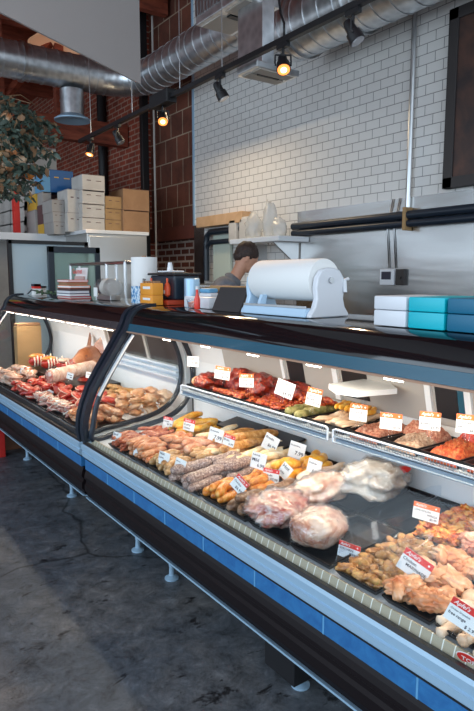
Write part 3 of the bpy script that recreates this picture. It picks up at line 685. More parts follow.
# scale with hanging red tags
t=empty('weighing_scale',(1.82,3.22,CT)); tag(t,'black weighing scale with two red paper tags on its back','scale')
MB().box((-.09,-.16,.03),(.08,.14,.17),.01).build('scale_body',M['rubber'],t); MB().box((-.13,-.15,.0),(.1,.14,.028),.004).build('red_base',plain('red_base',(.55,.06,.02),.5),t)
MB().box((-.10,-.17,.172),(.09,.16,.186),.004).build('scale_plate',M['blackr'],t)
for y in (.10,-.10):
    g=MB().tube([(-.096,y,.055),(-.096,y,.06)],.001,4).lathe([(.001,.0),(.018,.012),(.021,.05),(.014,.075),(.006,.085),(.006,.11)],(-.104,y,.045),12).build('red_tag',plain('red_tag',(.85,.12,.04),.5),t,smooth='auto')
    MB().box((-.128,y-.008,.065),(-.124,y+.008,.085)).build('tag_motif',M['paper'],g)
MB().box((-.05,-.02,.19),(.06,.12,.20),.004).build('tray_top',M['white'],t); MB().tube([(0,.05,.20),(0,.05,.25)],[.02,.012],12).build('white_knob',M['white'],t,smooth='auto')
t=empty('steel_canister',(1.80,2.98,CT+.03)); tag(t,'small shiny steel canister right of the black scale','canister')
t.location.z=CT; MB().lathe([(.045,0),(.045,.15),(.04,.155)],n=24).build('body',M['alu'],t,smooth='auto')
t,w,h,d=pkt('white_carton',184,209,297,309,1.66,M['whitep'],'low white carton lying on the counter before the canister','box',zb=CT)
MB().box((-d/2-.001,-w*.1,h*.3),(-d/2,w*.35,h*.6)).build('blue_print',M['blue2'],t)
t,w,h,d=pkt('cardboard_tray',209,240,286,300,1.86,M['kraft2'],'tan cardboard box behind the slate board','box',zb=CT)
t=empty('clear_tub',(1.66,2.72,CT)); tag(t,'clear plastic tub of reddish trimmings beside the white carton','tub')
MB().lathe([(.035,0),(.045,.045),(.048,.046)],n=20).build('tub',M['film'],t,smooth='auto'); MB().lathe([(.03,.003),(.038,.03),(.01,.036)],n=16).build('contents',plain('pinkish_food',(.55,.2,.16),.5),t,smooth='auto')
t=empty('tape_roll',(1.80,2.80,CT)); tag(t,'blue and white tape dispenser behind the clear tub','tape dispenser')
MB().box((-.03,-.06,0),(.03,.06,.075),.01).build('body',M['whitep'],t); MB().box((-.032,-.045,.075),(.032,.05,.10),.01).build('blue_lid',M['blue2'],t)
t=empty('sauce_bottle',(1.60,2.60,CT)); tag(t,'small red sauce bottle standing in front of the slate board','bottle')
MB().lathe([(.014,0),(.016,.005),(.016,.05),(.008,.072),(.006,.10)],n=16).build('bottle_body',plain('red_sauce',(.8,.05,.03),.3),t,smooth='auto'); MB().tube([(0,0,.10),(0,0,.115)],.008,12).build('cap',M['white'],t)
for y,lab in ((2.66,'small white card with a red mark beside the sauce bottle'),):
    o=MB().box((0,-.02,0),(.003,.02,.06)).build('card',M['paper'],loc=(1.68,y,CT)); tag(o,lab,'card')
# magazines, book stack, rack and odds at the far counter
t=empty('magazine',(1.80,4.72,CT)); tag(t,'upright magazine with a red title behind the book stack','magazine')
MB().box((-.004,-.12,.09),(.004,.12,.235),rot=(0,R(8),0),pivot=(0,0,.1)).build('cover',M['paper'],t); 
text('title','Gourmet',.055,M['red'],t,(-.022,.11,.205),(R(90),0,R(-90)))
MB().box((-.018,-.1,.10),(-.012,.1,.165),rot=(0,R(8),0),pivot=(0,0,.1)).build('cover_picture',plain('pink_picture',(.62,.4,.36),.5),t)
MB().box((-.02,-.1,0),(.05,.1,.09),.004).build('stand',M['blackr'],t)
cols=['carton','paper','whitep','plum','paper','kraft','paper']; labs=['bottom book of the flat stack beside the magazine','second book up in the flat stack','third book up in the flat stack','dark brown book in the middle of the flat stack','pale book above the dark brown one in the flat stack','tan book second from the top of the flat stack','top book of the flat stack beside the magazine']
z=CT
for k in range(7):
    h=.016+.004*(k%3); 
    t=empty('book',(1.66+.005*(k%2),4.50+.01*((k*3)%4),z),(0,0,R(random.uniform(-6,6)))); tag(t,labs[k],'book','books in a flat stack')
    w=.15-.006*k
    MB().box((-.08,-w,0),(.08,w,.003)).box((-.08,-w,h-.003),(.08,w,h)).box((.076,-w,0),(.08,w,h)).build('cover',M[['red','navy','plum','slate','orange','kraft','red'][k]],t); MB().box((-.077,-w+.003,.003),(.077,w-.003,h-.003)).build('pages',M[cols[k]] if k!=3 else M['plum'],t); z+=h+.0005
t=empty('metal_rack',(1.86,4.45,CT)); tag(t,'grey tubular metal rack standing behind the books','rack')
mb=MB(); hh=.265
for a_,b_ in (((0,.65,0),(0,.65,hh)),((0,.65,hh),(0,-.45,hh)),((0,-.45,hh),(0,-.45,0)),((.08,-.12,hh),(.08,-.12,0)),((0,-.12,hh),(0,-.12,0)),((0,.65,hh),(.08,.65,hh)),((.08,.65,hh),(.08,-.45,hh)),((0,-.45,hh),(.08,-.45,hh)),((.08,-.45,hh),(.08,-.45,0)),((.08,.65,hh),(.08,.65,0))): mb.tube([a_,b_],.011,8)
mb.build('frame',M['steel'],t,smooth='auto')
t=empty('glass_jar',(1.72,3.98,CT)); tag(t,'clear cylinder lying on its side in a cradle on the counter','jar')
MB().lathe([(.05,-.13),(.06,-.12),(.06,.12),(.05,.13)],(0,0,.09),20,'y').build('cylinder',M['film'],t,smooth='auto'); MB().box((-.04,-.12,0),(.04,.12,.035),.004).build('cradle',M['steel'],t)
MB().lathe([(.051,-.05),(.061,-.05),(.061,.02),(.051,.02)],(0,0,.09),20,'y').build('label_band',M['carton'],t,smooth='auto')
t=empty('card_holder',(1.60,3.92,CT)); tag(t,'small white card on a stalk in front of the clear cylinder','card')
MB().box((-.002,-.03,.03),(.002,.03,.09)).build('card',M['paper'],t); MB().tube([(0.004,0,0),(.004,0,.06)],.003,6).build('stalk',M['steel'],t); MB().box((-.015,-.015,0),(.015,.015,.004)).build('base',M['steel'],t)
o=MB().box((-.01,-.05,0),(.01,.05,.17),.003,rot=(R(28),0,0),pivot=(0,0,0)).build('leaning_panel',M['cartong'],loc=(1.78,3.66,CT+.02)); tag(o,'pale grey panel leaning beside the paper towel roll','panel')
for x,y,w,h,m,lab in ((1.62,5.30,.08,.10,'red','red topped small packet left of the book stack'),(1.70,5.40,.06,.08,'carton','pale small packet behind the red topped one')):
    t=empty('small_packet',(x,y,CT)); tag(t,lab,'packet'); MB().box((-.03,-w/2,0),(.03,w/2,h*.6),.003).build('box_body',M['paper'],t); MB().box((-.03,-w/2,h*.6),(.03,w/2,h),.003).build('top_band',M[m],t)
    MB().box((-.031,-w/2,h*.8),(.031,w/2,h*1.01)).build('dark_band',M['ink'],t)
leafm=mottled('leaf_green',[(.3,(.04,.10,.05)),(.7,(.12,.2,.10))],20,.5,.1)
for k,(x,y) in enumerate(((1.58,5.05),(1.60,4.82))):
    mb=MB()
    for j in range(14):
        a=random.uniform(0,6.28); r=random.uniform(.01,.045); mb.blob((r*math.cos(a),r*math.sin(a),.02+random.uniform(0,.03)),(.016,.009,.005),.2,2,1,rot=(random.uniform(-1,1),random.uniform(-1,1),a))
    o=mb.build('parsley_sprig',leafm,smooth=True,loc=(x,y,CT)); tag(o,['green sprig on the counter left of the books','green sprig on the counter at the foot of the books'][k],'herb')
# cables etc
o=MB().tube([(1.62,5.55,CT+.01),(1.58,5.3,CT+.05),(1.66,5.0,CT+.012)],.006,6).build('cable',M['blackr'],smooth=True); tag(o,'black cable looping over the far end of the counter','cable')
# ---------------------------------------------------------------- food
F_={}
F_['raw']=meat('raw_sausage',(.36,.09,.05),(.52,.18,.09),(.70,.38,.24),55)
F_['pinko']=meat('pink_orange_sausage',(.50,.18,.08),(.66,.32,.16),(.80,.55,.36),30)
F_['tan']=meat('tan_sausage',(.42,.24,.10),(.60,.38,.18),(.76,.56,.34),45)
F_['purple']=meat('speckled_purple_sausage',(.22,.15,.13),(.42,.30,.26),(.72,.60,.52),130)
F_['orange']=meat('orange_sausage',(.58,.20,.03),(.76,.34,.06),(.86,.52,.18),45)
F_['dark']=meat('dark_brown_sausage',(.18,.09,.05),(.32,.19,.11),(.50,.35,.24),60)
F_['gold']=meat('golden_sausage',(.74,.32,.02),(.86,.48,.05),(.90,.64,.20),25)
F_['pale']=meat('pale_sausage',(.72,.52,.30),(.84,.68,.45),(.92,.82,.64),25)
F_['chunky']=meat('pink_smooth_sausage',(.56,.25,.15),(.70,.38,.24),(.82,.55,.40),16)
F_['brown']=meat('brown_grilled_sausage',(.42,.20,.06),(.62,.35,.13),(.78,.52,.26),40)
F_['redmar']=mottled('red_marinated',[(.32,(.03,.003,.002)),(.46,(.16,.008,.004)),(.58,(.34,.022,.006)),(.68,(.50,.10,.02)),(.8,(.18,.02,.008))],42,.3,.9,.010,coat=.35,dist=1.0)
F_['redcrumb']=mottled('red_relish',[(.34,(.08,.005,.003)),(.46,(.34,.018,.006)),(.56,(.55,.09,.015)),(.66,(.66,.30,.08)),(.76,(.22,.02,.008))],85,.4,.9,.006,coat=.2)
F_['beef']=meat('red_beef',(.34,.02,.015),(.60,.06,.035),(.78,.32,.22),18)
F_['pork']=mottled('pink_pork',[(.3,(.22,.012,.01)),(.42,(.50,.10,.07)),(.52,(.66,.32,.24)),(.64,(.74,.56,.46)),(.75,(.55,.16,.11))],17,.2,.8,.012,coat=.8,dist=1.2)
F_['fatpork']=mottled('fatty_pork',[(.3,(.36,.09,.05)),(.42,(.60,.27,.17)),(.55,(.72,.50,.37)),(.68,(.76,.60,.48)),(.8,(.55,.22,.14))],13,.2,.7,.010,coat=.8,dist=1.0)
F_['chick']=meat('raw_chicken',(.62,.24,.10),(.80,.46,.26),(.90,.66,.48),11)
F_['chickp']=meat('pale_chicken',(.66,.44,.30),(.80,.62,.46),(.90,.78,.64),8)
F_['chickb']=meat('pink_chicken',(.66,.28,.20),(.84,.52,.38),(.92,.72,.58),11)
F_['wing']=mottled('spiced_wings',[(.3,(.22,.02,.005)),(.42,(.62,.10,.01)),(.55,(.82,.34,.05)),(.68,(.85,.55,.18)),(.78,(.40,.04,.01))],34,.32,.6,.004,coat=.5)
F_['chili']=mottled('herbed_chicken',[(.3,(.12,.04,.01)),(.45,(.42,.17,.04)),(.6,(.66,.36,.12)),(.75,(.30,.26,.05))],34,.35,.6,.004,coat=.4)
F_['minced']=mottled('pink_minced_meat',[(p_,_deep(c_)) for p_,c_ in [(.3,(.36,.11,.07)),(.5,(.58,.27,.18)),(.7,(.72,.48,.36))]],90,.5,1,.006,detail=2)
F_['mincedb']=mottled('beige_minced_meat',[(p_,_deep(c_)) for p_,c_ in [(.3,(.42,.24,.16)),(.5,(.62,.45,.34)),(.7,(.72,.58,.46))]],90,.5,1,.006,detail=2)
F_['mincedr']=mottled('orange_minced_meat',[(p_,_deep(c_)) for p_,c_ in [(.3,(.42,.05,.015)),(.5,(.66,.16,.05)),(.7,(.72,.36,.15))]],80,.45,1,.006,detail=2)
F_['mincedd']=mottled('red_diced_meat',[(p_,_deep(c_)) for p_,c_ in [(.3,(.28,.02,.01)),(.5,(.55,.05,.025)),(.7,(.65,.16,.10))]],60,.35,1,.006,detail=2,coat=.3)
F_['turkey']=mottled('turkey_skin',[(.3,(.34,.20,.12)),(.45,(.54,.42,.31)),(.6,(.62,.54,.44)),(.75,(.44,.36,.28))],11,.22,.7,.012,coat=.7,dist=1.0)
F_['green']=mottled('green_stuffed',[(p_,_deep(c_)) for p_,c_ in [(.3,(.16,.17,.05)),(.5,(.36,.33,.14)),(.7,(.52,.46,.26))]],40,.45,.4,.003)
F_['fat']=plain('white_fat',(.70,.46,.36),.4); F_['bone']=plain('pale_bone',(.78,.68,.56),.5)
F_['net']=meat('netted_roast',(.62,.40,.32),(.74,.58,.50),(.82,.72,.64),20)
F_['pig']=mottled('pig_skin',[(.3,(.16,.045,.015)),(.5,(.30,.10,.04)),(.7,(.46,.20,.10))],12,.28,.2,.003,coat=.5)
F_['skewer']=plain('wood_skewer',(.6,.42,.24),.6)
def tray(x0,x1,y0,y1,z,label,group=None,h=.028,slope=0):
    t=empty('food_tray',((x0+x1)/2,(y0+y1)/2,z),(0,-slope,0)); tag(t,label,'tray',group); w=(x1-x0)/2-.003; d=(y1-y0)/2-.003
    mb=MB(); bm=mb.bm
    def ring(a,b,zz): return [bm.verts.new((sx*a,sy*b,zz)) for sx,sy in ((-1,-1),(1,-1),(1,1),(-1,1))]
    rs=[ring(w-.012,d-.012,0),ring(w-.002,d-.002,h),ring(w,d,h),ring(w,d,h-.004)]
    inn=[ring(w-.006,d-.006,h-.0005),ring(w-.015,d-.015,.003)]
    def br(A,B):
        for k in range(4): bm.faces.new((A[k],A[(k+1)%4],B[(k+1)%4],B[k]))
    br(rs[0],rs[3]); br(rs[3],rs[2]); br(rs[2],inn[0]); br(inn[0],inn[1]); bm.faces.new(inn[1]); bm.faces.new(rs[0][::-1])
    bmesh.ops.delete(bm,geom=[v for v in rs[1]],context='VERTS')
    mb.build('tray_shell',M['tray'],t); return t
_ms={}
def sausage_mesh(kind,r,L,bend,variant):
    k=(kind,r,L,bend,variant)
    if k in _ms: return _ms[k]
    n=9; pts=[];rs=[]
    for i in range(n):
        u=i/(n-1); x=(u-.5)*L; y=bend*(1-(2*u-1)**2)*(1 if variant%2 else -1)+.003*math.sin(u*9+variant); 
        pts.append((x,y,.002*math.sin(u*7+variant))); rs.append(r*(.62 if i in(0,n-1) else .93 if i in(1,n-2) else 1+.06*math.sin(i*2+variant)))
    e=.006
    pts=[(pts[0][0]-e,pts[0][1],0)]+pts+[(pts[-1][0]+e,pts[-1][1],0)]; rs=[r*.18]+rs+[r*.18]
    o=MB().tube(pts,rs,12).build('sausage',F_[kind],smooth=True); _ms[k]=o.data; bpy.data.objects.remove(o); return _ms[k]
def sausages(kind,x0,x1,y0,y1,z,label,group,r=.016,L=.15,bend=.014,layers=2,ang=0,name='sausage',jit=8,gap=2.05):
    n=max(2,int((y1-y0)/(r*gap))); m=max(1,round((x1-x0)/(L+.004))); v=0
    for ly in range(layers):
        for i in range(n-(ly%2)):
            for j in range(m):
                y=y0+(i+.5+(.5 if ly%2 else 0))*(y1-y0)/n; x=x0+(j+.5)*(x1-x0)/m+random.uniform(-.012,.012); v+=1
                if ly==layers-1 and random.random()<.15: continue
                o=bpy.data.objects.new(name,sausage_mesh(kind,r,L,bend,v%4)); COL.objects.link(o)
                o.location=(x,y+random.uniform(-.003,.003),deckz(x)+z+r+ly*r*1.45+random.uniform(0,.003))
                o.rotation_euler=(random.uniform(-.3,.3),-R(5)+random.uniform(-.09,.09),R(ang)+R(random.uniform(-jit,jit)*1.5))
                s=random.uniform(.92,1.08); o.scale=(s,s,s)
                tag(o,label,'sausage' if name=='sausage' else name.replace('_',' '),group)
# trays on the deck of the near case
TS=R(-5)
def dtray(x0,x1,y0,y1,label): return tray(x0,x1,y0,y1,deckz((x0+x1)/2)+.003,label,slope=R(5),h=.024)
cols=[(2.70,2.90,'raw'),(2.46,2.69,'pinko'),(2.24,2.45,'tan'),(2.00,2.23,'purple'),(1.82,1.99,'orange'),(1.68,1.81,'dark')]
lab={'raw':'thin coarse red sausage at the front left end of the near case','pinko':'pink orange sausage in the second front heap','tan':'tan brown sausage in the third front heap','purple':'speckled greyish purple sausage in the front heap','orange':'bright orange sausage beside the speckled purple ones','dark':'dark brown sausage between the orange ones and the wrapped pork'}
for a,b,k in cols:
    dtray(1.225,1.53,a,b,'black tray under the %s sausages at the front of the deck'%{'raw':'thin red','pinko':'pink orange','tan':'tan brown','purple':'speckled purple','orange':'bright orange','dark':'dark brown'}[k])
    rr={'raw':.011,'pinko':.0155,'tan':.017,'purple':.021,'orange':.0175,'dark':.020}[k]
    sausages(k,1.222,1.525,a+.005,b-.005,.010,lab[k],lab[k]+' group' if False else {'raw':'thin red sausages','pinko':'pink orange sausages','tan':'tan brown sausages','purple':'speckled purple sausages','orange':'bright orange sausages','dark':'dark brown sausages'}[k],r=rr*1.12,L=.118 if k!='purple' else .16,layers=3 if rr<.0165 else 2,bend=.018,jit=14 if k in('purple','orange') else 8)
colb=[(2.64,2.88,'gold',.017,.24,'golden yellow long sausage at the back left of the deck','golden yellow sausages'),(2.42,2.63,'pale',.018,.24,'pale white sausage beside the golden yellow ones','pale white sausages'),
 (2.20,2.41,'brown',.021,.21,'thick brown curved sausage at the back of the deck','thick brown sausages'),(1.97,2.19,'pale',.016,.14,'short pale sausage at the back, behind two white cards','short pale sausages'),(1.80,1.96,'gold',.019,.14,'short yellow orange sausage beside the short pale ones','short yellow orange sausages'),(1.70,1.79,'chickp',.017,.15,'plump pale sausage in front of the wrapped turkey','plump pale sausages')]
for a,b,k,rr,L,l,g in colb:
    dtray(1.54,1.86,a,b,'black tray under the %s at the back of the deck'%g)
    sausages(k,1.55,1.80,a+.005,b-.005,.012,l,g,r=rr*1.1,L=L*.9,layers=2,bend=.024,jit=14)
# mid row: smooth pink curls and white ones
for i,(x,y,k) in enumerate(((1.50,2.48,'chunky'),(1.47,2.42,'chunky'),(1.53,2.40,'chunky'),(1.44,2.36,'chunky'),(1.52,2.33,'chunky'))):
    o=bpy.data.objects.new('sausage',sausage_mesh('chunky',.021,.12,.03,i%2)); COL.objects.link(o); o.location=(x,y,deckz(x)+.072); o.rotation_euler=(0,0,R(-25+i*14)); tag(o,'smooth pink curled sausage lying on top in the middle of the deck','sausage','smooth pink curled sausages')
for i in range(6):
    x=1.49+.02*(i%3); y=2.28-.035*i
    o=bpy.data.objects.new('sausage',sausage_mesh('pale',.015,.10,.008,i%2)); COL.objects.link(o); o.location=(x,y,deckz(x)+.066); o.rotation_euler=(0,0,R(-12+i*5)); tag(o,'small white sausage lying between purple and thick brown ones','sausage','small white sausages')
for i,(x,y,a) in enumerate(((1.62,2.30,6),(1.68,2.22,-8),(1.60,2.20,2))):
    o=bpy.data.objects.new('sausage',sausage_mesh('brown',.024,.25,.03,1)); COL.objects.link(o); o.location=(x,y,deckz(x)+.10 if i<2 else deckz(x)+.08); o.rotation_euler=(0,0,R(a)); tag(o,'extra large brown sausage lying on the thick brown heap','sausage','extra large brown sausages')
# empty black trays at the back
for i,(a,b) in enumerate(((2.34,2.62),(2.06,2.33))):
    t=MB().box((-.04,-(b-a)/2,0),(.10,(b-a)/2,.010),.002).build('tray_lid',M['tray'],loc=(1.765,(a+b)/2,.715)); t.rotation_euler=(0,R(-10),0); tag(t,['black lid lying at the back, under the red meats of the shelf','black lid lying at the back, behind the thick brown sausages'][i],'lid')
# wrapped pork cuts
def wrapped(name,label,cat,c,r,rot,mat,amp=.22,fr=2.2,mark=None,film=1.03,seed=3,sub=4):
    t=empty(name,c,rot); tag(t,label,cat)
    MB().blob((0,0,0),r,amp,fr,sub,seed,flat=-r[2]*.75).build('meat',F_[mat],t,smooth=True)
    MB().blob((0,0,0),tuple(q*film+.004 for q in r),amp*1.1,fr,sub,seed,flat=-r[2]*.78).build('plastic_wrap',M['film'],t,smooth=True)
    if mark=='stick':
        pass
    return t
dtray(1.225,1.86,1.44,1.66,'long black tray under the wrapped pork pieces')
wrapped('pork_shoulder','wrapped raw pork piece with bloody patches at the front of the deck','meat',(1.315,1.60,.675),(.112,.112,.055),(0,0,.2),'pork',.3,3)
wrapped('pork_haunch','long plastic wrapped pork leg pointing towards the turkey','meat',(1.52,1.60,.705),(.15,.075,.055),(0,R(-4),R(-6)),'fatpork',.22,2.4,seed=9)
t=bpy.data.objects['pork_haunch']
MB().blob((.15,0,.0),(.05,.045,.04),.3,5,3,5).build('cut_end',F_['beef'],t,smooth=True)
dtray(1.225,1.55,1.24,1.43,'black tray under the round wrapped ham')
wrapped('ham','round pale pink ham in tight plastic wrap at the front of the deck','ham',(1.315,1.385,.680),(.105,.088,.064),(0,0,.1),'fatpork',.10,1.6,seed=21)
dtray(1.55,1.865,1.33,1.64,'large black tray holding the wrapped white turkey')
t=wrapped('turkey','whole white turkey in cloudy plastic wrap with a red label','turkey',(1.715,1.50,.735),(.135,.100,.072),(0,R(-3),R(-14)),'turkey',.32,2.4,seed=33)
MB().blob((-.13,.0,-.01),(.035,.03,.02),.3,4,2,4).build('tied_end',M['film'],t,smooth=True)
MB().blob((.09,-.05,.035),(.035,.025,.014),.2,4,2,6).build('red_label',M['red'],t,smooth=True)
# acrylic dividers and covers
for i,(x0,x1,y,h,lb) in enumerate(((1.23,1.55,1.232,.085,'clear divider in front of the round ham'),(1.53,1.86,1.69,.08,'clear divider between the plump pale sausages and the turkey tray'),(1.23,1.86,1.045,.09,'long clear divider between the herbed and the plain raw chicken'),(1.50,1.86,1.31,.08,'clear divider behind the empty black trays'))):
    o=MB().prism([(x0,0),(x0+.03,h),(x1-.06,h+.03),(x1,h+.02),(x1,.03)],-.002,.002).build('clear_divider',M['acrylic'],loc=(0,y,deckz(x0)+.004)); tag(o,lb,'divider')
def curved_cover(x0,x1,y0,y1,z,h,label,nm='curved_cover'):
    c=(y0+y1)/2; w=(y1-y0)/2
    prof=[(c-w*math.cos(PI*k/14),z+h*math.sin(PI*k/14)**.8) for k in range(15)]
    inner=[(c+(p[0]-c)*.97,z+(p[1]-z)*.96) for p in prof]
    o=MB().prism(prof+inner[::-1],x0,x1,axis='x').build(nm,M['acrylic'],smooth='auto'); tag(o,label,'cover')
for i,(x0,x1,y0,y1,lb) in enumerate(((1.24,1.54,1.25,1.31,'clear tilted lid leaning over the black tray before the ham'),(1.57,1.86,1.22,1.32,'clear tilted lid over the empty narrow black tray'))):
    o=MB().box((x0,y0,0),(x1,y1,.003),.001,rot=(R(38 if i==0 else 25),0,0)).build('acrylic_sheet',M['acrylic'],loc=(0,0,.665)); tag(o,lb,'acrylic sheet')
# near end trays: black empty trays, herbed wings, thighs, drumsticks
for i,(a,b) in enumerate(((1.215,1.325),(1.33,1.43) ,)):
    if i==0: dtray(1.56,1.865,a,b,'empty narrow black tray before the turkey tray')
dtray(1.225,1.55,1.055,1.225,'black tray of herbed chicken pieces behind the red headed card')
dtray(1.56,1.865,1.06,1.21,'black tray of spiced orange wings')
dtray(1.225,1.55,.875,1.04,'black tray of raw chicken thighs'); dtray(1.56,1.865,.86,1.05,'black tray of pink chicken pieces at the right edge')
dtray(1.225,1.62,.62,.865,'black tray of pale drumsticks at the right edge')
_pm={}
def pieces(kind,name,label,group,boxr,n,size,mat,cat,layers=2,amp=.3,fr=3,zo=.012,flatf=.6,drum=False):
    x0,x1,y0,y1=boxr
    if (kind,0) not in _pm:
        for v in range(4):
            mb=MB()
            if drum:
                mb.tube([(-.062,0,0),(-.055,0,0),(-.045,.0,.0),(-.02,.0,0),(.0,0,0),(.025,.0,.0),(.045,0,0),(.056,0,0)],[.008,.015,.012,.015,.026,.034,.030,.012],14)
            else: 
                mb.blob((0,0,0),(size,size*.6,size*flatf*.7),amp,fr,4 if size>.04 else 3,seed=v*7+len(_pm))
                if size>.04:
                    mb.blob((size*.45,size*.3,size*.12),(size*.62,size*.32,size*.3),amp*.8,fr,3,seed=v*5+1,rot=(0,.2,.6+v*.3)); mb.blob((-size*.4,-size*.22,size*.1),(size*.55,size*.28,size*.28),amp*.8,fr,3,seed=v*3+2,rot=(0,-.2,-.5+v*.4))
            o=mb.build(name,F_[mat],smooth=True); _pm[(kind,v)]=o.data; bpy.data.objects.remove(o)
    gx=max(1,round((x1-x0)/(size*1.7))); gy=max(1,round((y1-y0)/(size*1.3))); k=0
    cells=[(i,j,l) for l in range(layers) for i in range(gx) for j in range(gy)]
    for (i,j,l) in cells[:n]:
        x=x0+(i+.5)*(x1-x0)/gx+random.uniform(-.3,.3)*size; y=y0+(j+.5)*(y1-y0)/gy+random.uniform(-.25,.25)*size
        o=bpy.data.objects.new(name,_pm[(kind,random.randrange(4))]); COL.objects.link(o)
        o.location=(x,y,deckz(x)+zo+size*flatf*.5+l*size*flatf*.62); o.rotation_euler=(random.uniform(-.35,.35),random.uniform(-.35,.35),random.uniform(-3,3) if not drum else random.uniform(-.5,.5))
        s=random.uniform(.85,1.15); o.scale=(s,s,s); tag(o,label,cat,group)
pieces('chili','chicken_piece','browned herbed chicken piece under the card with a red header','herbed chicken pieces',(1.235,1.545,1.062,1.22),80,.027,'chili','chicken piece')
pieces('thigh','chicken_thigh','raw pinkish chicken thigh heaped near the right front of the deck','raw chicken thighs',(1.24,1.545,.885,1.035),40,.055,'chick','chicken piece',amp=.42,layers=2,fr=3.2)
pieces('pinkc','chicken_breast','pink raw chicken piece heaped behind the thighs at the right edge','pink raw chicken pieces',(1.57,1.85,.87,1.045),40,.055,'chickb','chicken piece',layers=2,amp=.6)
pieces('wing','chicken_wing','orange spiced chicken wing behind the orange headed card','orange spiced wings',(1.57,1.85,1.065,1.205),90,.025,'wing','chicken wing',layers=3,amp=.6)
pieces('drum','chicken_drumstick','pale raw drumstick in the tray at the right front corner','pale raw drumsticks',(1.25,1.60,.64,.86),40,.036,'chickp','drumstick',layers=2,drum=True,flatf=.55)
curved_cover(1.24,1.52,1.052,1.14,deckz(1.3)+.012,.095,'clear curved cover over part of the herbed chicken')
# ---- shelf trays
SZ=.897
def strayrow(y0,y1,label): return tray(1.615,1.855,y0,y1,SZ,label,h=.032)
def shelf_pieces(kind,name,label,group,y0,y1,n,size,mat,cat,layers,amp=.3,fr=3,flatf=.8):
    global deckz
    old=deckz; deckz=lambda x:SZ
    pieces(kind,name,label,group,(1.625,1.845,y0,y1),n,size,mat,cat,layers,amp,fr,.008,flatf); deckz=old
def mound(y0,y1,h,mat,label,x0=1.62,x1=1.85,z=SZ,cat='minced meat',name='minced_meat',amp=.09):
    mb=MB(); bm=mb.bm; nx,ny=54,44; g=[]
    for i in range(nx+1):
        row=[]
        for j in range(ny+1):
            u=i/nx*2-1; v=j/ny*2-1; e=max(0,(1-abs(u)**3.2))*max(0,(1-abs(v)**3.2)); x=x0+(u+1)/2*(x1-x0); y=y0+(v+1)/2*(y1-y0)
            p=Vector((x*55,y*55,0)); zz=z+.004+h*e**.6*(.8+.35*noise.noise(p*.3))+.010*noise.noise(p*2.2)*e+.006*noise.noise(p*4.5)*e
            row.append(bm.verts.new((x-(x0+x1)/2+.003*noise.noise(p+Vector((9,0,0))),y-(y0+y1)/2,zz-z)))
        g.append(row)
    for i in range(nx):
        for j in range(ny): bm.faces.new((g[i][j],g[i+1][j],g[i+1][j+1],g[i][j+1]))
    b=[g[i][0] for i in range(nx+1)]+[g[nx][j] for j in range(1,ny+1)]+[g[i][ny] for i in range(nx-1,-1,-1)]+[g[0][j] for j in range(ny-1,0,-1)]
    bm.faces.new(b[::-1])
    o=mb.build(name,F_[mat],smooth=True,loc=((x0+x1)/2,(y0+y1)/2,z)); tag(o,label,cat,kind='stuff'); return o
strayrow(2.53,2.75,'black tray at the left end of the wire shelf under a red marinated roast')
t=empty('marinated_roast',(1.70,2.64,SZ+.045)); tag(t,'red marinated roast with a pale end, leftmost on the wire shelf','roast')
MB().blob((0,0,0),(.085,.085,.055),.28,2.5,4,11).build('meat',F_['redmar'],t,smooth=True); MB().blob((-.03,.075,-.0),(.04,.018,.03),.2,3,2,3).build('pale_end',F_['chick'],t,smooth=True)
strayrow(2.25,2.52,'black tray of chopped red relish meat, second on the wire shelf')
t=MB().blob((0,0,0),(.085,.10,.07),.3,2.2,4,14).build('marinated_roast',F_['redmar'],smooth=True,loc=(1.79,2.46,SZ+.062)); tag(t,'large dark red marinated roast behind the chopped red meat','roast')
t=MB().blob((0,0,0),(.08,.085,.07),.3,2.2,4,19).build('marinated_roast',F_['redmar'],smooth=True,loc=(1.80,2.30,SZ+.060)); tag(t,'dark red marinated roast, second of the two round ones at the back','roast')
shelf_pieces('rc','marinated_meat_piece','chopped red orange meat piece in the second shelf tray','chopped red orange meat pieces',2.265,2.505,120,.021,'redcrumb','meat piece',3)
strayrow(1.96,2.24,'black tray of bright red peppered meat strips, third on the wire shelf')
t=MB().blob((0,0,0),(.07,.11,.068),.3,2.5,4,29).build('marinated_roast',F_['redmar'],smooth=True,loc=(1.81,2.10,SZ+.058)); tag(t,'deep red marinated roast behind the tray of red strips','roast')
shelf_pieces('rs','marinated_strip','bright red marinated strip in the third shelf tray','bright red marinated strips',1.975,2.225,110,.024,'redcrumb','meat strip',3,flatf=.6)
strayrow(1.80,1.95,'black tray of green stuffed rolls on the wire shelf'); 
for i in range(8):
    x=1.64+.055*(i%4); y=1.84+.06*(i//4)
    o=bpy.data.objects.new('stuffed_roll',sausage_mesh('green',.020,.075,.004,i%2)); COL.objects.link(o); o.location=(x,y,SZ+.034+.003*(i%3)); o.rotation_euler=(0,0,R(10*(-1)**i)); tag(o,'greenish stuffed roll behind the tilted white card','stuffed roll','green stuffed rolls')
for i in range(18):
    x=1.75+.03*(i%3); y=1.82+.021*(i//3)
    o=bpy.data.objects.new('marinated_strip',_pm[('rs',i%4)]); COL.objects.link(o); o.location=(x,y+.02,SZ+.058+.008*(i%2)); o.rotation_euler=(.3*i,.2,i); o.scale=(1.1,1.1,1.1); tag(o,'red strip heaped behind the green stuffed rolls','meat strip','red strips behind the green rolls')
strayrow(1.58,1.79,'black tray of pale chicken strips below a yellow sliced tray')
for i in range(16):
    y=1.60+.17*((i*5)%16)/16; x=1.69+.10*(i%2)+.01*(i%3)
    o=bpy.data.objects.new('chicken_strip',sausage_mesh('chickp',.013,.13,.01,i%4)); COL.objects.link(o); o.location=(x,y,SZ+.024+.012*(i//8)); o.rotation_euler=(.3,-.05,R(random.uniform(-14,14))); tag(o,'pale raw chicken strip in the tray behind the orange headed card','chicken strip','pale raw chicken strips')
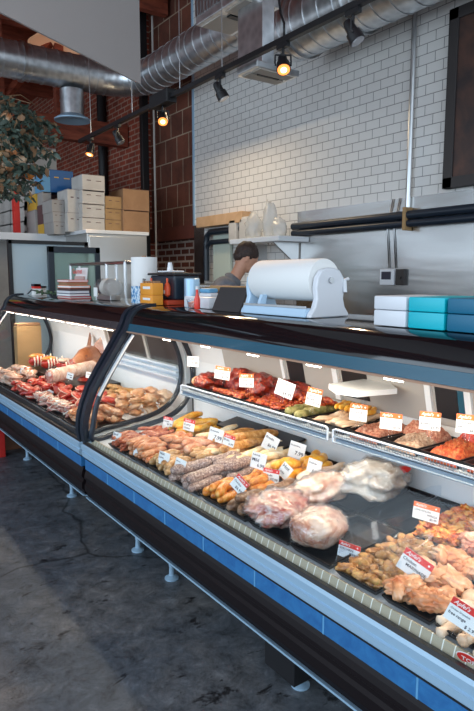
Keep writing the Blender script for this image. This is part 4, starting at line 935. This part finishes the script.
for i in range(7):
    o=bpy.data.objects.new('yellow_slice',sausage_mesh('gold',.012,.09,.004,i%2)); COL.objects.link(o); o.location=(1.80,1.775-.028*i,SZ+.066); o.rotation_euler=(0,R(-6),R(18)); tag(o,'browned yellow slice laid in a row at the back of the shelf','slice','browned yellow slices')
strayrow(1.40,1.57,'black tray of pink minced meat beside the shelf joint'); mound(1.418,1.552,.06,'minced','pink chopped meat heaped in the tray right of the shelf joint')
strayrow(1.235,1.395,'black tray of beige minced meat'); mound(1.25,1.38,.05,'mincedb','beige minced meat heaped behind an orange headed card')
t=mound(1.25,1.42,.09,'minced','reddish chopped meat heaped behind the beige minced meat',x0=1.74,x1=1.85)
strayrow(1.075,1.23,'black tray of orange red minced meat'); mound(1.09,1.215,.066,'mincedr','orange red minced meat, second tray from the right on the shelf')
mound(1.06,1.2,.105,'mincedd','bright red diced meat behind the orange red mince',x0=1.75,x1=1.85)
strayrow(.88,1.07,'black tray at the right edge of the shelf'); mound(.895,1.055,.07,'mincedr','orange minced meat in the tray cut by the right edge')
# white hexagonal stand on the shelf back
t=empty('white_stand',(1.70,1.47,SZ+.075)); t.name='display_stand'; t.location=(1.69,1.585,SZ+.032); tag(t,'white platform on a clear post above the pale chicken strips','display stand')
MB().prism([(-.11,.0),(-.09,-.09),(.08,-.13),(.14,-.05),(.14,.09),(-.06,.09)],.135,.155,axis='z').build('platform',M['white'],t)
MB().tube([(.02,-.02,-.028),(.02,-.02,.135)],.012,12).build('post',M['acrylic'],t,smooth='auto')
# ---- price cards
def ptag(loc,label,lines,header=None,w=.07,h=.052,yaw=22,roll=0,lean=8,brand="Apfel's",hcol='red'):
    t=empty('price_card',loc,(R(roll),R(lean),R(yaw))); tag(t,label,'price card')
    MB().box((-.0008,-w/2,-h/2),(.0008,w/2,h/2),.0003).build('card',M['paper'],t)
    MB().tube([(.003,.006,-h/2+.004),(.003,.006,-h/2-.03)],.0012,5).tube([(.003,-.006,-h/2+.004),(.003,-.006,-h/2-.03)],.0012,5).build('prong',M['film'],t)
    rt=(R(90),0,R(-90)); top=h/2
    if header:
        MB().box((-.0014,-w/2,h/2-h*.30),(-.0006,w/2,h/2)).build('header_band',M[hcol],t)
        text('header_lettering',brand,h*.24,M['whiteink'],t,(-.0018,w/2-w*.08,h/2-h*.15),rt,shear=.3)
        MB().lathe([(.001,0),(h*.07,.0003)],(-.0016,-w*.36,h/2-h*.15),8,'x').build('header_emblem',M['whiteink'],t)
        top=h/2-h*.34
    n=len(lines); 
    for i,(s,al) in enumerate(lines):
        hh=(top+h/2)/(n+.3)
        text('lettering',s,min(hh*.95,w*1.25/max(len(s),1)*1.0),M['ink'],t,(-.0012,w*.44 if al=='l' else -w*.44,top-hh*(i+.55)),rt,align='LEFT' if al=='l' else 'RIGHT')
    return t
P=lambda px,py,x:at(px,py,x=x)
# shelf row
ptag(P(193,361.5,1.66),'small white card on the leftmost red roast of the shelf',[('Roast','l'),('9.99','r')],w=.07,h=.055,yaw=30)
ptag(P(222.5,373,1.62),'red headed card before the second shelf tray of chopped red meat',[('Chicken','l'),('$7.99','r')],1,hcol='orange',w=.085,h=.062,yaw=25,roll=4)
ptag(P(246.5,380.5,1.62),'orange headed card before the tray of bright red strips',[('Chorizo','l'),('$7.99','r')],1,hcol='orange',w=.075,h=.062,yaw=25,roll=-3)
ptag(P(285,389,1.62),'tilted white card standing before the green stuffed rolls',[('Chicken','l'),('Apple & Spinach','l'),('$4.99','r')],w=.088,h=.068,yaw=22,roll=14)
ptag(P(314,397,1.62),'orange headed card before the pale chicken strips',[('Chicken','l'),('Breast','l'),('$7.99','r')],1,hcol='orange',w=.066,h=.072,yaw=22,roll=8)
ptag(P(358.5,412.5,1.62),'orange headed card before the pink chopped meat right of the joint',[('Ground','l'),('Turkey 6.99','r')],1,hcol='orange',w=.066,h=.062,yaw=25,roll=2)
ptag(P(391,421.5,1.62),'orange headed card before the beige minced meat',[('Hot','l'),('Ital. Chicken','l'),('$5.99','r')],1,hcol='orange',w=.078,h=.058,yaw=22)
ptag(P(430,421,1.63),'orange headed card before the orange red minced meat',[('Hot Chicken Chorizo','l'),('ground','l'),('$6.99','r')],1,hcol='orange',w=.068,h=.060,yaw=25)
ptag(P(468,424,1.63),'orange headed card cut by the right edge of the picture',[('Ground Beef','l'),('lean','l'),('$8.99','r')],1,hcol='orange',w=.070,h=.058,yaw=25)
# deck
for i,(px,py,x,hd,w,h,roll,lb,ls) in enumerate((
 (117,437,1.255,0,.052,.05,5,'small white card leftmost on the near deck, by the thin red sausages',[('Beef','l'),('Links','l')]),
 (145,440,1.36,0,.045,.055,10,'narrow white card behind the one lettered in bold by the red sausages',[('Lamb','l'),('8.99','r')]),
 (139,451,1.255,0,.062,.055,6,'white card at the front between thin red and pink orange sausages',[('Beef Brats','l'),('$7.99','r')]),
 (164,458.5,1.255,0,.06,.058,8,'white card standing at the front before the pink orange sausages',[('Hot','l'),('Italian','l'),('$6.99','r')]),
 (180,465.5,1.255,0,.055,.058,14,'white card standing at the front before the tan brown sausages',[('Mild Ital.','l'),('$6.99','r')]),
 (168,421.5,1.56,1,.062,.05,4,'red headed card at the back, left on the golden sausages',[('Chicken','l'),('$6.99','r')]),
 (189,425,1.55,1,.068,.06,6,'red headed card at the back, right on the golden sausages',[('Curry','l'),('Chicken','l')]),
 (216,435,1.50,0,.078,.062,10,'white card on the pale white sausages in the middle of the deck',[('Bockwurst','l'),('7.99','r')]),
 (229,440.5,1.49,1,.058,.05,12,'small red headed card right of the white card on the pale sausages',[('Brats','l'),('6.99','r')]),
 (270.5,443,1.68,0,.075,.075,22,'large tilted white card before the extra large brown sausages',[('Boudin','l'),('$6.99','r')]),
 (297,450.5,1.70,0,.076,.072,10,'large white card before the short pale sausages at the back',[('Smoked Brat','l'),('7.99','r')]),
 (258.5,461,1.46,0,.068,.066,8,'white card in the middle left of the red headed one',[('Polish Kielb','l'),('Mild','l'),('6.99','r')]),
 (271,475.5,1.48,1,.072,.055,2,'red headed card in the middle above the wrapped pork',[('Andouille','l'),('$7.99','r')]),
 (285,471,1.53,0,.05,.06,35,'strongly tilted white card right of the red headed middle one',[('Hot','l'),('Links','l')]),
 (314,468,1.62,0,.06,.07,10,'white card before the plump pale sausages',[('Chicken','l'),('6.99','r')]),
 (239.5,484.5,1.28,1,.062,.060,38,'steeply tilted red headed card on the bright orange sausages',[('Chorizo','l'),('$6.99','r')]),
)):
    ptag(P(px,py,x),lb,ls,hd,w=w,h=h,roll=roll,yaw=26)
ptag(P(349,551,1.32),'red headed card for chili verde wings, standing in the herbed chicken',[('CHILI VERDE','l'),('WINGS','r'),('$5.99','r')],1,w=.073,h=.050,roll=5,yaw=20)
ptag(P(426,512.5,1.62),'orange headed card standing before the spiced orange wings',[('LOVE SICILIAN','l'),('WINGS','r'),('$5.99','r')],1,hcol='orange',w=.088,h=.056,roll=3,yaw=18)
ptag(P(415,566,1.33),'tilted red headed card before the heap of pink raw chicken',[('Chicken','l'),('MARINADE','r'),('$3.99','r')],1,w=.088,h=.066,roll=24,yaw=24)
ptag(P(465,617,1.215),'large tilted red headed card at the right edge for chicken drumsticks',[('Chicken Drumstick','l'),('free range','l'),('$ 2.99','r')],1,w=.085,h=.060,roll=22,yaw=26)
# round TOP sticker on the price strip
q=at(469,660,x=1.205); t=empty('oval_sticker',q,(R(8),R(-20),R(10))); tag(t,'red oval sticker lettered in white on the price strip','sticker')
MB().lathe([(.016,0),(.016,.001),(.0001,.0011)],(0,0,0),24,'x').build('white_rim',M['paper'],t); o=MB().lathe([(.0145,0),(.0145,.001),(.0001,.0011)],(-.0018,0,0),24,'x').build('red_disc',M['red'],t)
for c in t.children: c.scale=(1,2.0,1.15)
text('lettering','TOP',.018,M['whiteink'],t,(-.0032,0,0),(R(90),0,R(-90)),align='CENTER')
# ---------------------------------------------------------------- far case meats
o=MB().box((-.17,-.62,0),(.17,.62,.075),.004).build('display_riser',M['tray'],loc=(1.68,4.72,deckz(1.7)-.004)); tag(o,'black riser lifting the roasts at the back of the far case','riser')
for i,(a,b) in enumerate(((3.25,3.68),(3.70,4.14),(4.16,4.60),(4.62,5.06),(5.08,5.5))):
    dt=tray(1.225,1.50,a,b,deckz(1.36)+.001,['nearest','second','third','fourth','last'][i]+' black tray along the front of the far case',h=.02,slope=R(5))
kinds=[]
def cutmesh(kind,v):
    k=('cut',kind,v)
    if k in _pm: return _pm[k]
    mb=MB()
    if kind=='chop':
        mb.blob((0,0,0),(.055,.038,.013),.22,2,3,v+1); o=mb.build('x',F_['beef'])
        ex=[('fat_edge',MB().tube([(.05*math.cos(a),.036*math.sin(a),.001) for a in [R(20+15*q) for q in range(10)]],.0065,6),F_['fat']),('bone',MB().tube([(-.04,-.01,.008),(.01,.0,.013)],[.006,.004],6),F_['bone'])]
    return o
def cuts(kind,name,label,group,mat,r,n,box,amp=.25,extra=None,z0=.014,layers=1):
    base=None
    x0,x1,y0,y1=box
    mb=MB().blob((0,0,0),r,amp,2.2,3)
    base=mb.build(name,F_[mat],smooth=True); tag(base,label,'meat cut',group)
    if extra=='bone':
        MB().tube([(-r[0]*.8,-r[1]*.3,r[2]*.7),(0,0,r[2]*1.05),(r[0]*.6,r[1]*.5,r[2]*.7)],[.006,.004,.006],6).build('bone',F_['bone'],base,smooth=True)
    if extra in('fat','bone'):
        MB().tube([(r[0]*1.0*math.cos(a),r[1]*1.02*math.sin(a),.002) for a in [R(10+16*q) for q in range(10)]],.0045,6).build('fat_edge',F_['fat'],base,smooth=True)
    gx=max(1,int((x1-x0)/(r[0]*1.7))); cells=[]
    gy=max(1,math.ceil(n/gx/layers))
    k=0
    for l in range(layers):
        for j in range(gy):
            for i in range(gx):
                if k>=n: break
                c=base if k==0 else copy_tree(base)
                x=x0+(i+.5)*(x1-x0)/gx+random.uniform(-.01,.01); y=y0+(j+.5)*(y1-y0)/gy+random.uniform(-.012,.012)
                c.location=(x,y,deckz(x)+z0+r[2]+l*r[2]*1.6); c.rotation_euler=(random.uniform(-.3,.3),random.uniform(-.45,.1),random.uniform(-3,3)); s=random.uniform(.85,1.15); c.scale=(s,s,s); k+=1
cuts('steak','beef_steak','deep red steak with a white fat rim in the nearer half of the far case','red steaks, far case',   'beef',(.060,.042,.015),30,(1.36,1.60,3.55,4.15),extra='fat',layers=3)
cuts('chop','pork_chop','orange pink boneless cut at the nearest end of the far case','orange pink cuts','pinko',(.065,.030,.016),26,(1.222,1.50,3.22,3.62),layers=3)
cuts('chop2','pork_chop','pale pink chop with a bone along the front of the far case','pink bone chops','pork',(.060,.040,.017),22,(1.222,1.38,3.64,4.3),extra='bone',layers=2,amp=.4)
cuts('beef','beef_rib','dark red beef piece in the middle trays of the far case','dark red beef pieces','beef',(.050,.040,.020),20,(1.222,1.46,4.3,4.8),extra='fat',layers=2)
cuts('pork2','pork_cut','fatty pink pork cut at the far left of the far case','fatty pink pork cuts','fatpork',(.060,.042,.022),28,(1.222,1.50,4.8,5.5),extra='fat',layers=3)
cuts('tan2','chicken_piece','peach coloured chicken piece behind the near end frame of the far case','peach chicken pieces','chick',(.055,.04,.022),24,(1.53,1.84,3.22,3.75),layers=3,amp=.45)
cuts('brn2','sliced_roast','brown roasted slice at the back near end of the far case','brown roasted slices','brown',(.07,.035,.016),16,(1.56,1.83,3.78,4.08),layers=2,amp=.4)
cuts('red3','beef_rib','red beef cut lying in front of the riser in the far case','red beef cuts before the riser','beef',(.052,.040,.022),10,(1.42,1.52,4.15,4.75),extra='bone',layers=2)
# tied roast
t=empty('tied_roast',(1.555,4.30,.80),(0,R(-2),R(24))); tag(t,'long pale roast tied with rings of string in the far case','roast')
prof=[(.018,-.225),(.046,-.222)]
for k in range(33):
    u=-.215+.43*k/32; prof.append((.052-.006*(1 if k%4==0 else 0)+.001*math.sin(k),u))
prof+=[(.046,.222),(.018,.225)]
MB().lathe(prof,(0,0,0),20,'x').build('roast',F_['net'],t,smooth=True)
MB().lathe([(.001,-.232),(.04,-.230),(.044,-.224)],(0,0,0),16,'x').build('cut_face',F_['pork'],t,smooth=True)
mb=MB()
for k in range(9):
    u=-.215+.43*k*4/32; mb.tube([(u,.0475*math.cos(a),.0475*math.sin(a)) for a in [2*PI*q/20 for q in range(20)]],.0022,5,closed=True)
mb.build('string',F_['fat'],t,smooth=True)
for k,(x,y) in enumerate(((1.44,4.25),(1.66,4.35))):
    o=MB().blob((0,0,0),(.05,.05,.055),.2,2,3).build('meat_block',F_['beef'],smooth=True,loc=(x,y,.69)); tag(o,['dark meat block carrying the left end of the tied roast','dark meat block carrying the right end of the tied roast'][k],'meat cut')
# rib crowns
for i,(x,y,lb) in enumerate(((1.57,5.16,'rack of red ribs standing left of the pig head'),(1.60,4.94,'rack of red ribs with orange fat next to the pig head'),(1.66,4.74,'small rack of ribs touching the pig head'))):
    t=empty('rib_rack',(x,y,.765+.0),(0,0,R(20+i*10))); tag(t,lb,'rib rack')
    MB().blob((0,0,.02),(.09,.06,.05),.2,2.5,3).build('meat',F_['beef'],t,smooth=True)
    MB().blob((-.02,0,.062),(.07,.045,.018),.25,3,3).build('fat_cap',F_['wing'] if i!=2 else F_['fat'],t,smooth=True)
    for k in range(6): MB().tube([(-.075+.03*k,-.05,-.02),(-.08+.032*k,-.060,.02),(-.08+.034*k,-.05,.060+.012*(k%2))],[.008,.006,.007],7).build('rib_bone',F_['bone'],t,smooth=True)
# pig head
t=empty('pig_head',(1.74,4.50,.86),(0,0,R(200))); tag(t,'glossy brown pig head with a pointed ear standing up','pig head')
mb=MB(); mb.tube([(-.13,0,.0),(-.11,0,.005),(-.05,0,.01),(.02,0,.0),(.08,0,-.02),(.125,0,-.03),(.14,0,-.03)],[.04,.075,.092,.080,.055,.040,.034],24)
mb.blob((-.02,.06,-.03),(.06,.035,.05),.1,2,3,2).blob((-.02,-.06,-.03),(.06,.035,.05),.1,2,3,3)
mb.build('head',F_['pig'],t,smooth=True)
MB().tube([(.138,0,-.03),(.150,0,-.03)],[.040,.036],20).build('snout_disc',F_['pork'],t,smooth='auto')
for s in (-1,1):
    e=MB(); n0=0; bm=e.bm
    pts=[(0,-.045,0),(0,.045,0),(.01,.05,.05),(.02,.035,.10),(.035,0,.155),(.02,-.035,.10),(.01,-.05,.05)]
    A=[bm.verts.new(p) for p in pts]; B=[bm.verts.new((p[0]-.008,p[1],p[2])) for p in pts]; bm.faces.new(A); bm.faces.new(B[::-1])
    for k in range(7): bm.faces.new((A[k],A[(k+1)%7],B[(k+1)%7],B[k]))
    o=e.build('ear',F_['pig'],t,smooth='auto'); o.location=(-.07,s*.055,.055); o.rotation_euler=(R(-s*28),R(-25),R(s*35))
    MB().blob((.045,s*.058,.03),(.010,.006,.006),0,1,2).build('eye',M['ink'],t,smooth=True)
# small cards in the far case
for i,(px,py,x) in enumerate(((23,371,1.40),(16,378,1.30),(29,389,1.36),(36,389,1.38),(70,376,1.40),(89,375,1.62),(50,393,1.38),(60,411,1.30),(83,412,1.40),(42,400,1.30),(54,420,1.27),(92,398,1.5),(128,403,1.62))):
    q=P(px,py,x); t=empty('price_card',q,(R(random.uniform(-5,20)),R(10),R(30))); tag(t,'small white price card stuck among the meats of the far case','price card','small cards in the far case')
    MB().box((-.0008,-.028,-.022),(.0008,.028,.022)).build('card',M['paper'],t); MB().box((-.0014,-.016,.004),(-.0008,.018,.008)).box((-.0014,-.020,-.010),(-.0008,-.002,-.005)).build('lettering',M['ink'],t)
    MB().tube([(.002,0,-.02),(.002,0,-.05)],.0012,5).build('prong',M['film'],t)
# paper stack at the far end
t=empty('kraft_bag',(1.42,5.58,.60)); tag(t,'tan paper bag standing inside the far end of the far case','bag')
t.location=(1.60,5.52,.66); MB().box((-.12,-.06,0),(.10,.05,.40),.012).build('bag_body',M['kraft2'],t,smooth='auto'); MB().box((-.115,-.055,.40),(.095,.04,.425),.008).build('folded_top',M['kraft'],t)
# ---------------------------------------------------------------- person behind the counter
def skin(name,verts,edges,radii,mat,parent=None,sub=2,root=0):
    me=bpy.data.meshes.new(name); me.from_pydata(verts,edges,[]); o=bpy.data.objects.new(name,me); COL.objects.link(o)
    o.modifiers.new('s','SKIN'); 
    if not me.skin_vertices: me.skin_vertices.new()
    for i,r in enumerate(radii):
        sv=me.skin_vertices[0].data[i]; sv.radius=r if isinstance(r,tuple) else (r,r); sv.use_root=(i==root)
    m=o.modifiers.new('u','SUBSURF'); m.levels=sub; m.render_levels=sub
    dg=bpy.context.evaluated_depsgraph_get(); dg.update(); me2=bpy.data.meshes.new_from_object(o.evaluated_get(dg))
    bpy.data.objects.remove(o); o=bpy.data.objects.new(name,me2); COL.objects.link(o); me2.materials.clear(); me2.materials.append(mat)
    for p in me2.polygons: p.use_smooth=True
    if parent: o.parent=parent
    return o
per=empty('person',(2.76,4.30,0),(0,0,R(-28))); tag(per,'person with short dark hair in a grey shirt bending over work behind the counter','person')
# local +x is where the person faces
V=[(0,0,.95),(.02,0,1.10),(.08,0,1.27),(.15,0,1.40),(.21,0,1.47),(.25,0,1.53),(.29,0,1.60),(.31,0,1.66)]
E_=[(i,i+1) for i in range(7)]; Rr=[(.15,.11),(.135,.10),(.15,.11),(.13,.09),(.06,.06),(.052,.055),(.075,.068),(.07,.065)]
for s in (-1,1):
    b=len(V); V+= [(.13,s*.12,1.38),(.13,s*.19,1.36),(.19,s*.23,1.20),(.26,s*.24,1.08),(.38,s*.19,1.05),(.48,s*.14,1.06),(.55,s*.13,1.07)]
    Rr+=[.075,.062,.050,.043,.038,.028,(.036,.018)]; E_+=[(3,b)]+[(b+i,b+i+1) for i in range(6)]
    b=len(V); V+=[(0,s*.10,.90),(.02,s*.11,.70),(.02,s*.11,.50),(.0,s*.11,.28),(-.02,s*.11,.09),(.03,s*.11,.05),(.12,s*.12,.035)]
    Rr+=[.10,.085,.065,.058,.045,.042,.03]; E_+=[(0,b)]+[(b+i,b+i+1) for i in range(6)]
body=skin('body',V,E_,Rr,M['skin'],per)
# fingers, joined into the same body mesh
bm=bmesh.new(); bm.from_mesh(body.data)
for s in (-1,1):
    for k in range(4):
        y=s*.13+(k-1.5)*.018; L=[.06,.072,.07,.055][k]
        f=MB().tube([(.55,y,1.072),(.575,y,1.075),(.575+L*.5,y,1.068),(.575+L*.85,y,1.050),(.575+L*.95,y,1.035)],[.009,.009,.0085,.0075,.004],8); me=bpy.data.meshes.new('f'); f.bm.to_mesh(me); bm.from_mesh(me)
    f=MB().tube([(.52,s*.13-s*.025,1.07),(.55,s*.13-s*.05,1.065),(.58,s*.13-s*.058,1.055)],[.011,.010,.006],8); me=bpy.data.meshes.new('f'); f.bm.to_mesh(me); bm.from_mesh(me)
# head with face
hc=Vector((.325,0,1.655)); hr=Euler((0,R(28),0)).to_matrix()
def addm(mb):
    me=bpy.data.meshes.new('f')
    for v in mb.bm.verts: v.co=hr@v.co+hc
    mb.bm.to_mesh(me); bm.from_mesh(me)
addm(MB().blob((0,0,0),(.095,.075,.118),.03,1,4,2)); addm(MB().blob((.035,0,-.055),(.062,.055,.058),.03,1,3,3))
addm(MB().blob((.100,0,-.015),(.018,.013,.026),.05,1,3,2)); addm(MB().blob((.088,0,-.062),(.012,.026,.008),.05,1,3,2))
for s in (-1,1):
    addm(MB().blob((-.002,s*.078,-.012),(.018,.009,.030),.08,3,3,2)); addm(MB().blob((.082,s*.03,.016),(.012,.014,.008),.0,1,2))
bm.to_mesh(body.data)
for p in body.data.polygons: p.use_smooth=True
h=MB().blob((-.018,0,.040),(.100,.086,.098),.10,6,4,7).blob((-.058,0,-.01),(.055,.070,.060),.10,6,4,8)
for v in h.bm.verts: v.co=hr@v.co+hc
h.build('hair',M['hair'],per,smooth=True)
for s in (-1,1):
    e=MB().blob((.094,s*.03,.016),(.004,.008,.005),0,1,2)
    for v in e.bm.verts: v.co=hr@v.co+hc
    e.build('eye',M['ink'],per,smooth=True)
sv=[(0,0,.92),(.02,0,1.10),(.08,0,1.27),(.15,0,1.40),(.195,0,1.46),(.235,0,1.515)]; se=[(i,i+1) for i in range(5)]; sr=[(.17,.125),(.152,.115),(.168,.125),(.148,.115),(.095,.10),(.068,.07)]
for s in (-1,1):
    b=len(sv); sv+=[(.13,s*.12,1.38),(.13,s*.19,1.36),(.19,s*.23,1.20),(.24,s*.24,1.11)]; sr+=[.088,.075,.064,.058]; se+=[(3,b),(b,b+1),(b+1,b+2),(b+2,b+3)]
skin('shirt',sv,se,sr,M['shirt'],per)
tv=[(0,0,.96),(0,0,.90)]; te=[(0,1)]; trr=[(.165,.12),(.16,.12)]
for s in (-1,1):
    b=len(tv); tv+=[(0,s*.10,.88),(.02,s*.11,.70),(.02,s*.11,.50),(.0,s*.11,.28),(-.02,s*.11,.10)]; trr+=[.112,.10,.082,.075,.065]; te+=[(1,b)]+[(b+i,b+i+1) for i in range(4)]
skin('trousers',tv,te,trr,M['trouser'],per)
for s in (-1,1): MB().box((-.07,s*.115-.045,0),(.19,s*.115+.045,.08),.03).build('shoe',M['blackr'],per,smooth='auto')
# ---------------------------------------------------------------- greenery top left
leafA=mottled('eucalyptus_leaf',[(.3,(.035,.055,.04)),(.6,(.09,.13,.10)),(.8,(.20,.25,.22))],12,.55,.1)
leafD=mottled('dry_leaf',[(.3,(.16,.09,.04)),(.7,(.34,.20,.11))],12,.6,.1)
g=empty('hanging_greenery',(1.05,4.6,2.4)); tag(g,'bushy hanging bunch of grey green eucalyptus with dried blooms','greenery')
rnd=random.Random(3)
def cloud(n,mb,sz,wide=.45,c0=(14,150),spread=(30,40)):
    for k in range(n):
        while True:
            px=rnd.uniform(-40,64); py=rnd.uniform(92,198)
            # hanging bunch outline: broad on the left, its lower right edge cut back
            if px<0 and py>=92: break
            if py<92+px*.5+4: continue
            if px>56-abs(py-128)*.50+13*math.sin(py*.42): continue
            break
        p=at(px,py,y=4.6+rnd.uniform(-.35,.35))-Vector((1.05,4.6,2.4))
        d=Vector((rnd.uniform(-1,1),rnd.uniform(-1,1),rnd.uniform(-1.1,.5))).normalized(); w=d.cross(Vector((rnd.uniform(-1,1),rnd.uniform(-1,1),rnd.uniform(-1,1)))).normalized()
        L=sz*rnd.uniform(.6,1.3); n_=d.cross(w)*.004
        q=[p,p+d*L*.3+w*L*wide*.5+n_,p+d*L*.7+w*L*wide*.42,p+d*L,p+d*L*.7-w*L*wide*.42,p+d*L*.3-w*L*wide*.5+n_]
        mb.bm.faces.new([mb.bm.verts.new(v) for v in q])
mb=MB(); cloud(3000,mb,.062,.38); o=mb.build('leaves',leafA,g); o['kind']='stuff'
mb=MB(); cloud(350,mb,.06,.7); o=mb.build('dried_leaves',leafD,g); o['kind']='stuff'
mb=MB()
for k in range(40):
    p=at(rnd.uniform(-40,15),rnd.uniform(96,170),y=4.6+rnd.uniform(-.2,.2))-Vector((1.05,4.6,2.4)); e=p+Vector((rnd.uniform(-.1,.35),rnd.uniform(-.2,.2),rnd.uniform(-.35,.1))); m_=(p+e)/2+Vector((0,0,.05)); mb.tube([p,m_,e],[.006,.004,.002],5)
mb.build('stems',leafD,g)
for k,(px,py,m) in enumerate(((6,118,'chick'),(3,140,'chickp'),(12,150,'chick'),(1,155,'tan'),(20,160,'chickp'),(8,165,'chick'))):
    p=at(px,py,y=4.35)-Vector((1.05,4.6,2.4)); MB().blob(p,(.04,.04,.035),.5,4,3).build('dried_bloom',F_[m],g,smooth=True)
o=MB().blob((0,0,0),(.04,.03,.05),.35,4,3).build('orange_bloom',plain('orange_bloom',(.9,.30,.05),.5),g,smooth=True); o.location=at(29,173,y=4.7)-Vector((1.05,4.6,2.4))
MB().tube([(-.35,.0,.35),(-.35,0,2.6)],.01,8).build('hanging_rope',M['kraft'],g)
MB().tube([(-1.1,.0,.5),(-.1,0,.42)],.03,10).build('support_pole',M['plum'],g)
# floor level at far left: wooden crate and red box
t=empty('wooden_plinth',(1.55,5.30,0)); tag(t,'low brown wooden plinth on the floor under the far end of the far case','plinth')
MB().box((-.30,-.02,0),(.35,.3,.24),.005).build('body',mottled('brown_wood',[(.3,(.14,.055,.025)),(.7,(.22,.09,.045))],5,.6,.2),t)
q1=at(1,455,z=0); o=MB().box((-.14,-.1,0),(.02,.02,.24),.005).build('red_bin',plain('red_bin',(.5,.02,.015),.4),loc=(q1.x,q1.y+.02,0)); tag(o,'small red bin on the floor at the far left edge','bin')
# ---------------------------------------------------------------- light
w=bpy.data.worlds.new('daylight'); S.world=w; w.use_nodes=True; bg=w.node_tree.nodes['Background']; bg.inputs[0].default_value=(.74,.87,1,1); bg.inputs[1].default_value=1.0
def area(name,loc,rot,size,e,col):
    l=bpy.data.lights.new(name,'AREA'); l.shape='RECTANGLE'; l.size,l.size_y=size; l.energy=e; l.color=col
    o=bpy.data.objects.new(name,l); COL.objects.link(o); o.location=loc; o.rotation_euler=rot; return o
# lamp strips inside the cases, under the canopies
for y0,y1,e in ((.35,3.05,13),(3.2,5.65,12)):
    area('case_lamp',(1.50,(y0+y1)/2,1.185),(0,R(-6),0),(.05,y1-y0),e,(1,.82,.62))
area('shelf_lamp',(1.66,1.6,.855),(0,R(0),0),(.03,2.2),1.2,(1,.93,.85))
# added area lights for assumed daylight, left and behind the photographer; no windows built
area('assumed_left_daylight',(-3.6,2.5,2.6),(0,R(-78),0),(3.2,7),190,(.68,.84,1))  # added light at the open left side; a street window is only assumed
area('assumed_rear_daylight',(-.5,-2.6,2.6),(R(72),0,R(-12)),(5,3),95,(.75,.88,1))  # added light behind the camera; an entrance there is only assumed
# assumed warm lamp over the work table
area('assumed_kitchen_lamp',(3.3,5.3,3.2),(0,R(20),0),(.3,1.2),22,(1,.78,.5))
S.view_settings.view_transform='Standard'; S.view_settings.look='None'; S.view_settings.gamma=1; S.view_settings.use_curve_mapping=False
S.view_settings.exposure=0
S.cycles.use_denoising=True
S.cycles.transparent_max_bounces=24; S.cycles.max_bounces=8
